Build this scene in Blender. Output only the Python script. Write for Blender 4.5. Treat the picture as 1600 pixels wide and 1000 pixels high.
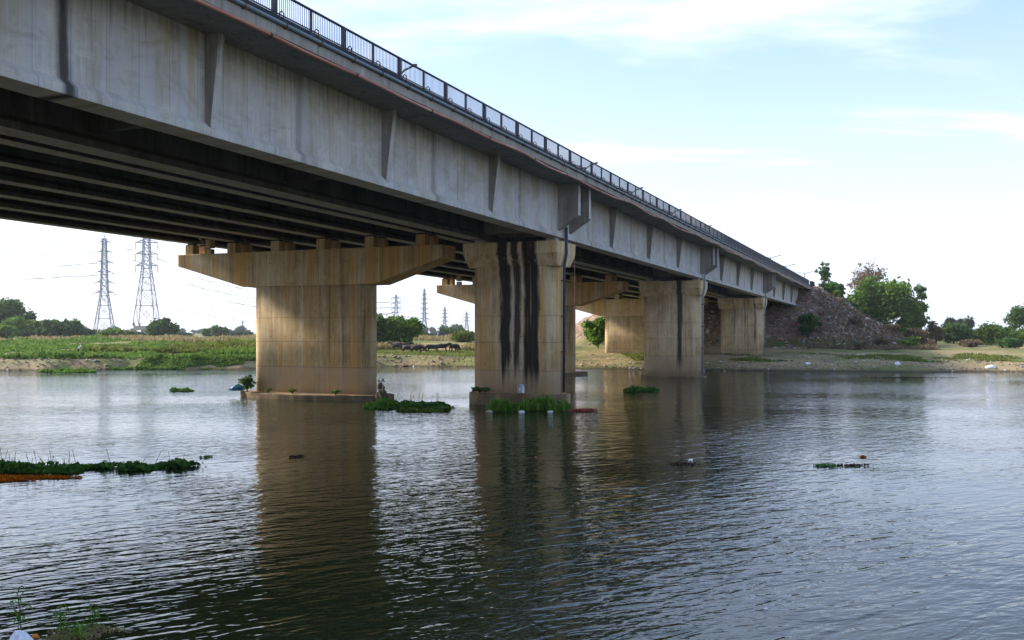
import bpy, bmesh, math, random
import numpy as np
from mathutils import Vector, Matrix
for o in list(bpy.data.objects): bpy.data.objects.remove(o)
S = bpy.context.scene
COL = S.collection
R = math.radians
# ------------------------------------------------------------------ camera, sky, sun, exposure
EYE = 4.5                                   # camera height above the water
cd = bpy.data.cameras.new('camera'); cam = bpy.data.objects.new('camera', cd); COL.objects.link(cam)
cam.location = (0, 0, EYE); cam.rotation_euler = (R(90), 0, 0)
cd.sensor_width = 36; cd.lens = 33.75; cd.shift_y = 0.0125; cd.clip_end = 20000; cd.clip_start = 0.1
S.camera = cam
SUN_AZ, SUN_EL = -68.0, 30.0               # compass angle from +Y towards +X, degrees
W = bpy.data.worlds.new('World'); S.world = W; W.use_nodes = True
wn = W.node_tree.nodes; wl = W.node_tree.links; wn.clear()
def WN(t, **k):
    n = wn.new(t)
    for a, b in k.items(): setattr(n, a, b)
    return n
sky = WN('ShaderNodeTexSky', sky_type='NISHITA', sun_disc=False)
sky.sun_elevation = R(SUN_EL); sky.sun_rotation = R(SUN_AZ); sky.altitude = 100
sky.air_density = 1.0; sky.dust_density = 2.0; sky.ozone_density = 1.5
tc = WN('ShaderNodeTexCoord'); sx = WN('ShaderNodeSeparateXYZ'); wl.new(tc.outputs['Generated'], sx.inputs[0])
def WM(op, a, b=None, c=None):
    n = WN('ShaderNodeMath', operation=op)
    for i, v in enumerate((a, b, c)):
        if v is None: continue
        if isinstance(v, (int, float)): n.inputs[i].default_value = v
        else: wl.new(v, n.inputs[i])
    return n.outputs[0]
zc = WM('MAXIMUM', sx.outputs['Z'], 0.0)
den = WM('ADD', zc, 0.13)
cv = WN('ShaderNodeCombineXYZ')
wl.new(WM('DIVIDE', sx.outputs['X'], den), cv.inputs[0]); wl.new(WM('DIVIDE', sx.outputs['Y'], den), cv.inputs[1])
cn = WN('ShaderNodeTexNoise'); cn.inputs['Scale'].default_value = 0.95; cn.inputs['Detail'].default_value = 7; cn.inputs['Roughness'].default_value = 0.55; cn.inputs['Distortion'].default_value = 0.4
cm = WN('ShaderNodeMapping'); cm.inputs['Scale'].default_value = (0.8, 1.5, 1); cm.inputs['Location'].default_value = (3.1, 1.7, 0)
wl.new(cv.outputs[0], cm.inputs[0]); wl.new(cm.outputs[0], cn.inputs['Vector'])
cr = WN('ShaderNodeMapRange'); cr.interpolation_type = 'SMOOTHSTEP'
cr.inputs[1].default_value = 0.51; cr.inputs[2].default_value = 0.74; cr.inputs[3].default_value = 0.0; cr.inputs[4].default_value = 0.55
wl.new(cn.outputs['Fac'], cr.inputs[0])
# thin high veil: whiter towards the horizon, as hazy air is
hz = WN('ShaderNodeMapRange'); hz.interpolation_type = 'SMOOTHSTEP'
hz.inputs[1].default_value = 0.0; hz.inputs[2].default_value = 0.33; hz.inputs[3].default_value = 0.60; hz.inputs[4].default_value = 0.02
wl.new(zc, hz.inputs[0])
VEIL = WN('ShaderNodeMix', data_type='RGBA'); VEIL.inputs['Factor'].default_value = 0.6; wl.new(sky.outputs[0], VEIL.inputs['A']); VEIL.inputs['B'].default_value = (1.15, 1.72, 2.95, 1)   # hazy air brightens the whole dome
SKYMUL = WN('ShaderNodeMix', data_type='RGBA'); wl.new(VEIL.outputs['Result'], SKYMUL.inputs['A'])
SKYMUL.inputs['B'].default_value = (3.5, 3.62, 4.15, 1); wl.new(hz.outputs[0], SKYMUL.inputs['Factor'])
CL = WN('ShaderNodeMix', data_type='RGBA'); wl.new(SKYMUL.outputs['Result'], CL.inputs['A'])
CL.inputs['B'].default_value = (4.7, 4.4, 4.5, 1); wl.new(cr.outputs[0], CL.inputs['Factor'])
bg = WN('ShaderNodeBackground'); bg.inputs['Strength'].default_value = 0.12
wl.new(CL.outputs['Result'], bg.inputs['Color'])
wo = WN('ShaderNodeOutputWorld'); wl.new(bg.outputs[0], wo.inputs[0])
sd = bpy.data.lights.new('sun', 'SUN'); sd.energy = 2.6; sd.angle = R(8); sd.color = (1.0, 0.90, 0.76)
so = bpy.data.objects.new('sun', sd); COL.objects.link(so)
tosun = Vector((math.sin(R(SUN_AZ)) * math.cos(R(SUN_EL)), math.cos(R(SUN_AZ)) * math.cos(R(SUN_EL)), math.sin(R(SUN_EL))))
so.rotation_euler = (-tosun).to_track_quat('-Z', 'Y').to_euler(); so.location = (-40, -20, 60)
S.view_settings.view_transform = 'Standard'; S.view_settings.look = 'None'
S.view_settings.exposure = 1.72; S.view_settings.gamma = 1.0; S.view_settings.use_curve_mapping = False

S.cycles.max_bounces = 6; S.cycles.diffuse_bounces = 3; S.cycles.glossy_bounces = 3; S.cycles.transparent_max_bounces = 4; S.cycles.caustics_reflective = True; S.cycles.sample_clamp_indirect = 4.0; S.cycles.blur_glossy = 1.0; S.cycles.caustics_refractive = False
# ------------------------------------------------------------------ helpers
rng = np.random.default_rng(7); random.seed(7)
TH = math.atan(643 / 1500); CT, ST = math.cos(TH), math.sin(TH)
BROT = math.pi / 2 - TH                    # bridge frame: local x runs along the bridge, local y across it (away from us)
GR = 0.0092                                # the deck falls gently towards the far bank
def bw(u, v): return (u * ST - v * CT, u * CT + v * ST)
def px(x, Z): return (x - 800) / 1500 * Z
def tag(o, label=None, cat=None, group=None, kind=None):
    for k, v in (('label', label), ('category', cat), ('group', group), ('kind', kind)):
        if v: o[k] = v
    return o
def link(name, me, mat=None, parent=None):
    o = bpy.data.objects.new(name, me); COL.objects.link(o)
    if mat is not None and me is not None:
        for m in (mat if isinstance(mat, (list, tuple)) else [mat]): me.materials.append(m)
    if parent: o.parent = parent
    return o
def empty(name, loc, rz=0.0, **k):
    o = bpy.data.objects.new(name, None); COL.objects.link(o); o.location = loc; o.rotation_euler = (0, 0, rz)
    o.empty_display_size = 0.5
    return tag(o, **k)
def mesh_np(name, V, F, smooth=False):
    V = np.asarray(V, np.float32); F = np.asarray(F, np.int32)
    me = bpy.data.meshes.new(name); n = F.shape[1]
    me.vertices.add(len(V)); me.vertices.foreach_set('co', V.ravel())
    me.loops.add(F.size); me.loops.foreach_set('vertex_index', F.ravel())
    me.polygons.add(len(F)); me.polygons.foreach_set('loop_start', np.arange(len(F), dtype=np.int32) * n)
    try: me.polygons.foreach_set('loop_total', np.full(len(F), n, np.int32))
    except Exception: pass
    me.update(calc_edges=True); me.validate()
    if smooth: me.polygons.foreach_set('use_smooth', np.ones(len(F), bool))
    return me
class MB:
    """collects verts and faces for one mesh"""
    def __init__(s): s.v = []; s.f = []
    def box(s, a, b):
        i = len(s.v)
        for z in (a[2], b[2]): s.v += [(a[0], a[1], z), (b[0], a[1], z), (b[0], b[1], z), (a[0], b[1], z)]
        s.f += [[i+q for q in t] for t in ((3,2,1,0),(4,5,6,7),(0,1,5,4),(1,2,6,5),(2,3,7,6),(3,0,4,7))]
        return s
    def prism(s, poly, axis, a, b):
        """poly in the two other axes, extruded along axis from a to b"""
        i = len(s.v); n = len(poly)
        for t in (a, b):
            for p, q in poly: s.v.append({'x': (t, p, q), 'y': (p, t, q), 'z': (p, q, t)}[axis])
        s.f.append([i+k for k in range(n)][::-1]); s.f.append([i+n+k for k in range(n)])
        for k in range(n): s.f.append([i+k, i+(k+1) % n, i+n+(k+1) % n, i+n+k])
        return s
    def loft(s, secs, cap=True):
        """secs: list of equal length closed rings of 3d points"""
        i = len(s.v); n = len(secs[0])
        for r in secs: s.v += [tuple(p) for p in r]
        for j in range(len(secs) - 1):
            for k in range(n):
                a = i + j*n; b = a + n
                s.f.append([a+k, a+(k+1) % n, b+(k+1) % n, b+k])
        if cap:
            s.f.append([i+k for k in range(n)][::-1]); m = i + (len(secs)-1)*n; s.f.append([m+k for k in range(n)])
        return s
    def tube(s, pts, r, n=6, r2=None, cap=True):
        pts = [Vector(p) for p in pts]; secs = []
        for j, p in enumerate(pts):
            d = (pts[min(j+1, len(pts)-1)] - pts[max(j-1, 0)]).normalized()
            up = Vector((0, 0, 1)) if abs(d.z) < 0.95 else Vector((1, 0, 0))
            a = d.cross(up).normalized(); b = a.cross(d)
            rr = r if r2 is None else r + (r2 - r) * j / (len(pts)-1)
            secs.append([p + (a*math.cos(2*math.pi*k/n) + b*math.sin(2*math.pi*k/n)) * rr for k in range(n)])
        return s.loft(secs, cap)
    def bar(s, p, q, w): return s.tube([p, q], w * 0.7071, 4, cap=False)
    def mesh(s, name, smooth=False):
        me = bpy.data.meshes.new(name); me.from_pydata(s.v, [], s.f)
        bm = bmesh.new(); bm.from_mesh(me); bmesh.ops.recalc_face_normals(bm, faces=bm.faces); bm.to_mesh(me); bm.free()
        if smooth:
            for p in me.polygons: p.use_smooth = True
        return me
    def obj(s, name, mat, parent=None, bevel=0, smooth=False):
        o = link(name, s.mesh(name, smooth), mat, parent)
        if bevel: add_bevel(o, bevel)
        return o
def add_bevel(o, w, seg=2):
    m = o.modifiers.new('bevel', 'BEVEL'); m.width = w; m.segments = seg; m.limit_method = 'ANGLE'; m.angle_limit = R(35)
def copy_tree(o, parent=None):
    c = o.copy(); COL.objects.link(c); c.parent = parent
    for ch in o.children: copy_tree(ch, c)
    return c
# value noise for shaping ground
_perm = rng.random((256, 256))
def vnoise(x, y):
    x = np.asarray(x, float); y = np.asarray(y, float)
    xi = np.floor(x).astype(int); yi = np.floor(y).astype(int); fx = x - xi; fy = y - yi
    fx = fx*fx*(3-2*fx); fy = fy*fy*(3-2*fy)
    g = lambda a, b: _perm[a & 255, b & 255]
    return (g(xi, yi)*(1-fx)+g(xi+1, yi)*fx)*(1-fy) + (g(xi, yi+1)*(1-fx)+g(xi+1, yi+1)*fx)*fy
def fbm(x, y, o=4):
    t = 0; a = 0.5
    for k in range(o): t = t + a*vnoise(x*2**k + 17*k, y*2**k + 31*k); a *= 0.5
    return t

# ------------------------------------------------------------------ materials
class NT:
    def __init__(s, name):
        s.m = bpy.data.materials.new(name); s.m.use_nodes = True; s.t = s.m.node_tree; s.t.nodes.clear()
        s.out = s.t.nodes.new('ShaderNodeOutputMaterial'); s._c = None
    def n(s, t, **k):
        x = s.t.nodes.new(t)
        for a, b in k.items(): setattr(x, a, b)
        return x
    def set(s, inp, v):
        if hasattr(v, 'is_linked'): s.t.links.new(v, inp)
        elif isinstance(v, tuple) and len(v) == 3 and inp.type == 'RGBA': inp.default_value = (*v, 1)
        else: inp.default_value = v
    def co(s, scale=(1, 1, 1), rot=(0, 0, 0), loc=(0, 0, 0), kind='Object'):
        if s._c is None: s._c = s.n('ShaderNodeTexCoord')
        m = s.n('ShaderNodeMapping'); m.inputs['Scale'].default_value = scale; m.inputs['Rotation'].default_value = rot; m.inputs['Location'].default_value = loc
        s.t.links.new(s._c.outputs[kind], m.inputs[0]); return m.outputs[0]
    def rco(s, ang, scale, loc=(0, 0, 0)):
        '''turn first, then stretch: grain that runs at an angle'''
        a = s.co(rot=(0, 0, ang), loc=loc); m = s.n('ShaderNodeMapping'); m.inputs['Scale'].default_value = scale
        s.t.links.new(a, m.inputs[0]); return m.outputs[0]
    def xyz(s, kind='Object'):
        x = s.n('ShaderNodeSeparateXYZ')
        if kind == 'World': s.t.links.new(s.n('ShaderNodeNewGeometry').outputs['Position'], x.inputs[0])
        else: s.t.links.new(s.co(kind=kind), x.inputs[0])
        return x.outputs
    def noise(s, vec, scale=1, detail=4, rough=0.55, dist=0.0):
        x = s.n('ShaderNodeTexNoise'); s.t.links.new(vec, x.inputs['Vector'])
        for k, v in (('Scale', scale), ('Detail', detail), ('Roughness', rough), ('Distortion', dist)): x.inputs[k].default_value = v
        return x.outputs['Fac']
    def math(s, op, a, b=0.0, c=0.0):
        x = s.n('ShaderNodeMath', operation=op)
        for i, v in enumerate((a, b, c)): s.set(x.inputs[i], v)
        return x.outputs[0]
    def mr(s, v, a, b, c=0.0, d=1.0, smooth=True):
        x = s.n('ShaderNodeMapRange'); x.interpolation_type = 'SMOOTHSTEP' if smooth else 'LINEAR'
        s.set(x.inputs[0], v)
        for i, q in enumerate((a, b, c, d)): s.set(x.inputs[i+1], q)
        return x.outputs[0]
    def mix(s, f, a, b, mode='MIX'):
        x = s.n('ShaderNodeMix', data_type='RGBA', blend_type=mode); s.set(x.inputs['Factor'], f)
        s.set(x.inputs['A'], a); s.set(x.inputs['B'], b); return x.outputs['Result']
    def ramp(s, f, stops):
        x = s.n('ShaderNodeValToRGB'); e = x.color_ramp.elements
        while len(e) < len(stops): e.new(0.5)
        for q, (p, c) in zip(e, stops): q.position = p; q.color = (*c, 1)
        s.set(x.inputs[0], f); return x.outputs[0]
    def bump(s, h, strength=0.3, dist=0.02, normal=None):
        x = s.n('ShaderNodeBump'); x.inputs['Strength'].default_value = strength; x.inputs['Distance'].default_value = dist
        s.set(x.inputs['Height'], h)
        if normal is not None: s.set(x.inputs['Normal'], normal)
        return x.outputs[0]
    def pbr(s, color, rough=0.9, normal=None, metal=0.0, spec=0.3, **k):
        p = s.n('ShaderNodeBsdfPrincipled'); s.set(p.inputs['Base Color'], color); s.set(p.inputs['Roughness'], rough); s.set(p.inputs['Metallic'], metal)
        p.inputs['Specular IOR Level'].default_value = spec
        if normal is not None: s.set(p.inputs['Normal'], normal)
        for a, b in k.items(): s.set(p.inputs[a], b)
        s.t.links.new(p.outputs[0], s.out.inputs[0]); return s.m
def plain(name, c, rough=0.6, metal=0.0, var=0.25, scale=6):
    t = NT(name); f = t.noise(t.co(), scale, 4)
    return t.pbr(t.mix(f, tuple(q*(1-var) for q in c), tuple(min(1, q*(1+var)) for q in c)), rough, t.bump(f, 0.15, 0.01), metal)
def concrete(name, stops, bstain=0.5, tint=None, streak=(1.3, 1.3, 0.07), seam=1.2, extra=None, dirt=(0.07, 0.065, 0.06), board=None, drips=0.0, fy=1.0):
    """board marked concrete with streaks running down it"""
    t = NT(name)
    st = t.noise(t.co(streak), 1.0, 8, 0.68); fine = t.noise(t.co((11, 11*fy, 0.9)), 1.0, 5, 0.68); blot = t.noise(t.co((0.8, 0.8*fy, 0.8)), 1.0, 7, 0.68, 0.5)
    c = t.ramp(t.math('ADD', t.math('MULTIPLY', st, 0.66), t.math('MULTIPLY', blot, 0.34)), stops)
    c = t.mix(t.mr(fine, 0.35, 0.70, 0.0, 0.36), c, tuple(q*0.55 for q in stops[1][1]))
    if tint:
        b2 = t.noise(t.co((0.85, 0.85*fy, 0.06), loc=(7, 3, 1)), 1.0, 7, 0.66); c = t.mix(t.mr(b2, 0.46, 0.57, 0, 0.78), c, tint)
    pale = t.noise(t.co((2.2, 2.2*fy, 0.11), loc=(12, 9, 4)), 1.0, 6, 0.66); c = t.mix(t.mr(pale, 0.60, 0.70, 0, 0.45), c, tuple(min(0.75, q*1.12) for q in stops[3][1]))
    dk = t.noise(t.co((2.6, 2.6*fy, 0.06), loc=(2, 9, 4)), 1.0, 6, 0.66); c = t.mix(t.mr(dk, 0.57, 0.70, 0, bstain), c, dirt)
    if drips:
        x, y, z = t.xyz(); dn = t.noise(t.co((5.5, 5.5*fy, 0.10), loc=(0, 1, 3)), 1.0, 5, 0.6)
        ln = t.mr(z, drips - 2.6, drips, 0.0, 0.32, False)
        c = t.mix(t.mr(t.math('ADD', dn, ln), 0.72, 0.90, 0, 0.6), c, (0.09, 0.083, 0.072))
    if seam:
        wn_ = t.n('ShaderNodeTexWhiteNoise', noise_dimensions='1D'); t.set(wn_.inputs['W'], t.math('FLOOR', t.math('ADD', t.math('DIVIDE', t.xyz()[0], seam), 0.5)))
        c = t.mix(t.mr(wn_.outputs['Value'], 0.0, 1.0, 0.0, 0.34, False), c, tuple(q*0.62 for q in stops[2][1]))     # each shutter panel cast a little differently
        pt = t.noise(t.co((0.5, 0.5*fy, 0.9), loc=(3, 3, 8)), 1.0, 8, 0.7, 0.8); c = t.mix(t.mr(pt, 0.50, 0.64, 0, 0.55), c, (0.34, 0.31, 0.26)); c = t.mix(t.mr(pt, 0.36, 0.46, 0.45, 0), c, (0.66, 0.63, 0.57))
        s_ = t.math('ABSOLUTE', t.math('SUBTRACT', t.math('FRACT', t.math('DIVIDE', t.xyz()[0], seam)), 0.5))
        c = t.mix(t.mr(s_, 0.006, 0.016, 0.4, 0), c, (0.10, 0.095, 0.09))
    if board:        # shutter boards and the plugged holes of the form ties
        x, y, z = t.xyz()
        s_ = t.math('ABSOLUTE', t.math('SUBTRACT', t.math('FRACT', t.math('DIVIDE', y, board)), 0.5)); c = t.mix(t.mr(s_, 0.01, 0.035, 0.35, 0), c, (0.13, 0.095, 0.06))
        fy = t.math('SUBTRACT', t.math('FRACT', t.math('DIVIDE', y, board*2)), 0.5); fz = t.math('SUBTRACT', t.math('FRACT', t.math('DIVIDE', z, 1.7)), 0.5)
        r_ = t.math('SQRT', t.math('ADD', t.math('POWER', t.math('MULTIPLY', fy, board*2), 2.0), t.math('POWER', t.math('MULTIPLY', fz, 1.7), 2.0)))
        c = t.mix(t.mr(r_, 0.03, 0.05, 0.8, 0), c, (0.05, 0.04, 0.03))
    if extra: c = extra(t, c)
    grain = t.noise(t.co((22, 22, 22)), 1.0, 6, 0.7)
    pit = t.n('ShaderNodeTexVoronoi'); t.t.links.new(t.co((2.2, 2.2, 2.2)), pit.inputs['Vector'])
    c = t.mix(t.mr(pit.outputs['Distance'], 0.035, 0.06, 0.7, 0), c, (0.05, 0.05, 0.05))
    n = t.bump(t.math('ADD', t.math('MULTIPLY', grain, 0.5), t.math('ADD', st, blot)), 0.6, 0.025)
    return t.pbr(c, 0.92, n, spec=0.2)
# fascia: pale blue grey with yellowish drips; piers: rusty ochre; undersides: plain grey
def fascia_extra(t, c):
    # wet drain marks in the middle of every panel, darkest on the nearest one
    x, y, z = t.xyz(); wob = t.math('MULTIPLY', t.math('SUBTRACT', t.noise(t.co((0.2, 0, 1.3)), 1, 3), 0.5), 0.12)
    ph = t.math('ABSOLUTE', t.math('SUBTRACT', t.math('FRACT', t.math('ADD', t.math('DIVIDE', t.math('ADD', x, wob), 10.3), 0.5)), 0.5))
    ph = t.math('SUBTRACT', 0.5, ph)
    c = t.mix(t.math('MULTIPLY', t.mr(t.math('ADD', ph, t.math('MULTIPLY', t.math('SUBTRACT', t.noise(t.co((7, 0, 0.5)), 1, 4), 0.5), 0.03)), 0.004, 0.034, 1, 0), t.mr(t.xyz('World')[1], 28.0, 34.0, 0.95, 0.38)), c, (0.045, 0.045, 0.045))
    yel = t.noise(t.co((1.7, 0, 0.05), loc=(1, 5, 2)), 1, 4)
    up = t.mr(z, 10.6, 13.6, 0.2, 0.8)
    return t.mix(t.math('MULTIPLY', t.mr(yel, 0.52, 0.68), up), c, (0.42, 0.33, 0.19))
M_FASCIA = concrete('fascia_concrete', [(0.32, (0.26, 0.24, 0.20)), (0.42, (0.46, 0.43, 0.375)), (0.52, (0.60, 0.57, 0.51)), (0.64, (0.72, 0.69, 0.625))], 0.5, (0.53, 0.535, 0.555), extra=fascia_extra, drips=14.1, streak=(0.9, 0.0, 0.10), fy=0.0)
M_RIB = concrete('stained_shaded_rib_concrete', [(0.30, (0.12, 0.11, 0.095)), (0.45, (0.24, 0.225, 0.195)), (0.58, (0.33, 0.31, 0.275)), (0.75, (0.44, 0.42, 0.38))], 0.7, None, (2.0, 2.0, 0.2), seam=0)  # sides of ribs and brackets: weather stain plus shade put into the colour
M_WEB_SHADE = concrete('shaded_web_concrete', [(0.30, (0.055, 0.052, 0.05)), (0.45, (0.11, 0.106, 0.10)), (0.60, (0.16, 0.154, 0.145)), (0.75, (0.22, 0.21, 0.195))], 0.6, None, (1.2, 1.2, 0.2), seam=0)  # under-deck shade between the beams put into the colour of webs and diaphragms
M_FOOT = concrete('footing_concrete', [(0.30, (0.06, 0.045, 0.03)), (0.45, (0.16, 0.115, 0.07)), (0.58, (0.27, 0.20, 0.12)), (0.75, (0.38, 0.30, 0.20))], 0.6, None, (1.0, 1.0, 0.9), seam=0)
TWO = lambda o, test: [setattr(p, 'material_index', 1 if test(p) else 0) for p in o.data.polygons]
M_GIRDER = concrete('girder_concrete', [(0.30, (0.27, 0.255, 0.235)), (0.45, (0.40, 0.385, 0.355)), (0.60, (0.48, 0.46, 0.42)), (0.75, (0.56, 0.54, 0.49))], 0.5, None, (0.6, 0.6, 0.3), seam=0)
M_SOFFIT = concrete('slab_concrete', [(0.30, (0.16, 0.15, 0.14)), (0.45, (0.25, 0.24, 0.22)), (0.60, (0.32, 0.30, 0.27)), (0.75, (0.38, 0.36, 0.33))], 0.7, None, (0.9, 0.9, 0.5), seam=0)
M_EDGE = concrete('slab_edge_concrete', [(0.30, (0.15, 0.14, 0.12)), (0.45, (0.29, 0.27, 0.23)), (0.60, (0.36, 0.34, 0.29)), (0.75, (0.42, 0.40, 0.36))], 0.95, None, (2.2, 2.2, 0.2), seam=0)
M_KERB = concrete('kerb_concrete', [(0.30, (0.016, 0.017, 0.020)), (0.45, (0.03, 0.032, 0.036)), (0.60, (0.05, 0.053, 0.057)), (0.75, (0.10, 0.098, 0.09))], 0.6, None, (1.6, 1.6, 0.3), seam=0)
OCHRE = [(0.31, (0.16, 0.115, 0.065)), (0.41, (0.38, 0.275, 0.155)), (0.50, (0.60, 0.455, 0.265)), (0.62, (0.70, 0.60, 0.43))]
def tide(t, c):
    # flood line: the lowest metres are washed paler and pinker, with lines where each lift was cast
    x, y, z = t.xyz('World'); w = t.math('MULTIPLY', t.math('SUBTRACT', t.noise(t.co((0.7, 0.7, 0.7)), 1, 4), 0.5), 0.5)
    zz = t.math('ADD', z, w)
    c = t.mix(t.mr(zz, 2.0, 2.35, 0.65, 0), c, (0.50, 0.385, 0.26))
    c = t.mix(t.mr(zz, 0.3, 0.9, 0.55, 0), c, (0.30, 0.23, 0.15))
    c = t.mix(t.mr(z, 0.0, 0.16, 0.9, 0), c, (0.05, 0.042, 0.03))
    for h in (2.15, 5.55, 3.9):
        c = t.mix(t.mr(t.math('ABSOLUTE', t.math('SUBTRACT', z, h)), 0.012, 0.035, 0.5, 0), c, (0.16, 0.11, 0.07))
    return c
def black_streaks(bands, fade):
    def f(t, c):
        c = tide(t, c); x, y, z = t.xyz()
        slow = t.math('MULTIPLY', t.math('SUBTRACT', t.noise(t.co((0.5, 0.5, 0.3)), 1, 3), 0.5), 0.5); fast = t.math('MULTIPLY', t.math('SUBTRACT', t.noise(t.co((4.5, 4.5, 0.55)), 1, 5, 0.65), 0.5), 0.42)
        wob = t.math('ADD', slow, fast); yy = t.math('ADD', y, wob)
        end = t.math('MULTIPLY', t.math('SUBTRACT', t.noise(t.co((3.2, 3.2, 0.02), loc=(0, 3, 0)), 1, 3), 0.5), 5.0)
        zf = t.mr(t.math('ADD', z, end), fade[0], fade[1]); thin = t.noise(t.co((6, 6, 0.12), loc=(3, 1, 0)), 1, 5, 0.65)
        for (cy, hw, amt) in bands:
            d = t.math('ABSOLUTE', t.math('SUBTRACT', yy, cy))
            # a patchy whitish lime rim either side of each black run
            c = t.mix(t.math('MULTIPLY', t.math('MULTIPLY', t.mr(d, hw + 0.08, hw + 0.22, 0.6, 0), zf), t.mr(thin, 0.42, 0.6)), c, (0.58, 0.53, 0.43))
            c = t.mix(t.math('MULTIPLY', t.math('MULTIPLY', t.mr(d, hw - 0.10, hw + 0.12, amt, 0), zf), t.mr(thin, 0.30, 0.46, 0.45, 1.0)), c, (0.018, 0.016, 0.015))
        return c
    return f
RUST = (0.56, 0.32, 0.095)
M_PIER = concrete('pier_concrete', OCHRE, 0.75, RUST, (1.7, 1.7, 0.07), seam=0, board=0.62, extra=tide, dirt=(0.16, 0.12, 0.08))
M_PIER_B = concrete('stained_pier_concrete', OCHRE, 0.6, RUST, (1.7, 1.7, 0.07), seam=0, board=0.62, dirt=(0.14, 0.11, 0.08), extra=black_streaks([(0.45, 0.33, 0.97), (-0.32, 0.22, 0.93), (-1.28, 0.47, 0.97)], (0.9, 2.6)))
M_PIER_C = concrete('streaked_pier_concrete', OCHRE, 0.5, None, (1.7, 1.7, 0.07), seam=0, board=0.62, dirt=(0.14, 0.11, 0.08), extra=black_streaks([(-0.95, 0.26, 0.9)], (0.6, 2.4)))
M_PIER_D = concrete('dripped_pier_concrete', OCHRE, 0.5, None, (1.7, 1.7, 0.07), seam=0, board=0.62, dirt=(0.14, 0.11, 0.08), extra=black_streaks([(-0.55, 0.05, 0.8), (-1.9, 0.10, 0.75), (0.9, 0.12, 0.45)], (1.8, 3.4)))
M_STEEL = plain('painted_steel_dark', (0.018, 0.020, 0.034), 0.55)
M_BAR = plain('railing_bar_steel', (0.05, 0.053, 0.065), 0.5)
M_PIPE = NT('salmon_pipe'); _f = M_PIPE.noise(M_PIPE.co((0.35, 4, 4)), 1, 4); M_PIPE = M_PIPE.pbr(M_PIPE.ramp(_f, [(0.35, (0.33, 0.13, 0.085)), (0.5, (0.42, 0.19, 0.13)), (0.66, (0.50, 0.33, 0.26))]), 0.55)
M_COND = plain('blue_grey_conduit', (0.13, 0.19, 0.22), 0.5)
M_DPIPE = plain('dark_blue_downpipe', (0.035, 0.055, 0.10), 0.5)
M_GPIPE = plain('grey_downpipe', (0.28, 0.29, 0.31), 0.6)
M_RUSTY = plain('rusty_steel', (0.10, 0.045, 0.03), 0.8)
M_GALV = plain('galvanised_steel', (0.30, 0.33, 0.38), 0.5, 0.3)
M_LAMP = plain('lamp_grey', (0.05, 0.053, 0.06), 0.5)
M_ASPHALT = plain('asphalt', (0.05, 0.05, 0.05), 0.9)

# ------------------------------------------------------------------ the ground and the river
SHX = np.array([-3000, -60, -47, -33, -13.6, -5.5, 9.6, 15.8, 23.6, 37.5, 58, 3000.]); SHY = np.array([112, 113, 117, 121, 127, 127, 120, 118, 114, 112, 109, 108.])
DECK_END = 178.0
def ground_z(X, Y, rough=True):
    X = np.asarray(X, float); Y = np.asarray(Y, float)
    ys = np.interp(X, SHX, SHY) + (vnoise(X*0.13, Y*0+3) - 0.5)*3.0 + (vnoise(X*0.5, Y*0+9) - 0.5)*1.2
    d = Y - ys
    lf = np.clip((4 - X)/16, 0, 1)                     # 1 on the left (steep, cut bank), 0 on the right (low shore)
    zl = np.interp(d, [-14, -3, 0, 0.8, 1.2, 2.4, 9, 60, 130, 5000], [-1.8, -0.5, -0.04, 0.25, 0.55, 1.28, 1.45, 2.1, 2.9, 3.2])
    zr = np.interp(d, [-14, -3, 0, 1.0, 5, 12, 28, 60, 140, 5000], [-1.8, -0.4, -0.04, 0.32, 0.75, 1.0, 1.75, 2.2, 2.8, 3.2])
    z = zl*lf + zr*(1-lf)
    amp = np.clip(d/6, 0, 1)
    if rough: z = z + amp*((fbm(X*0.35, Y*0.35)-0.47)*0.55 + (fbm(X*0.05+5, Y*0.05)-0.47)*0.7)
    # near bank where the photographer stands
    yn = 11.5 + (vnoise(X*0.4, X*0+1)-0.5)*0.8 + np.exp(-((X+8.9)/1.9)**2)*2.3
    e = yn - Y
    zn = np.interp(e, [-14, -3, 0, 0.8, 8.8, 40], [-1.8, -0.8, -0.03, 0.12, 2.9, 3.4])
    z = np.maximum(z, np.where(Y < 60, zn, -9))
    # approach embankment behind the far abutment
    u = X*ST + Y*CT; v = -X*CT + Y*ST
    du = np.maximum(DECK_END - 0.5 - u, 0)/1.25; dv = np.maximum(np.maximum(17.3 - v, v - 52.5), 0)/1.5
    top = np.minimum(14.3 - GR*u, 12.75); ze = top - np.hypot(du, dv)
    if rough: ze = ze + np.where(np.hypot(du, dv) > 0.3, (fbm(X*0.45+3, Y*0.45)-0.47)*1.6 + (fbm(X*0.13+8, Y*0.13)-0.47)*2.4, 0)
    return np.maximum(z, np.where(ze > 0.5, ze, -9))
def gz(x, y): return float(ground_z(np.array([x]), np.array([y]))[0])
def axis(lo, hi, step, far_lo, far_hi):
    a = list(np.arange(lo, hi + 1e-6, step)); s = step; b = hi
    while b < far_hi: s *= 1.35; b += s; a.append(b)
    s = step; b = lo
    while b > far_lo: s *= 1.35; b -= s; a.insert(0, b)
    return np.array(a)
gx = axis(-110, 140, 1.0, -4000, 4000); gy = axis(-12, 240, 1.0, -60, 6000)
GX, GY = np.meshgrid(gx, gy); GZ = ground_z(GX, GY)
nx, ny = len(gx), len(gy); idx = np.arange(nx*ny).reshape(ny, nx)
F = np.stack([idx[:-1, :-1], idx[:-1, 1:], idx[1:, 1:], idx[1:, :-1]], -1).reshape(-1, 4)
t = NT('bank_soil'); P = t.xyz('World')
big = t.noise(t.co((0.05, 0.05, 0.05)), 1, 5, 0.6); mid = t.noise(t.co((0.4, 0.4, 0.4)), 1, 6, 0.65); fin = t.noise(t.co((2.5, 2.5, 2.5)), 1, 5, 0.7)
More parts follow.
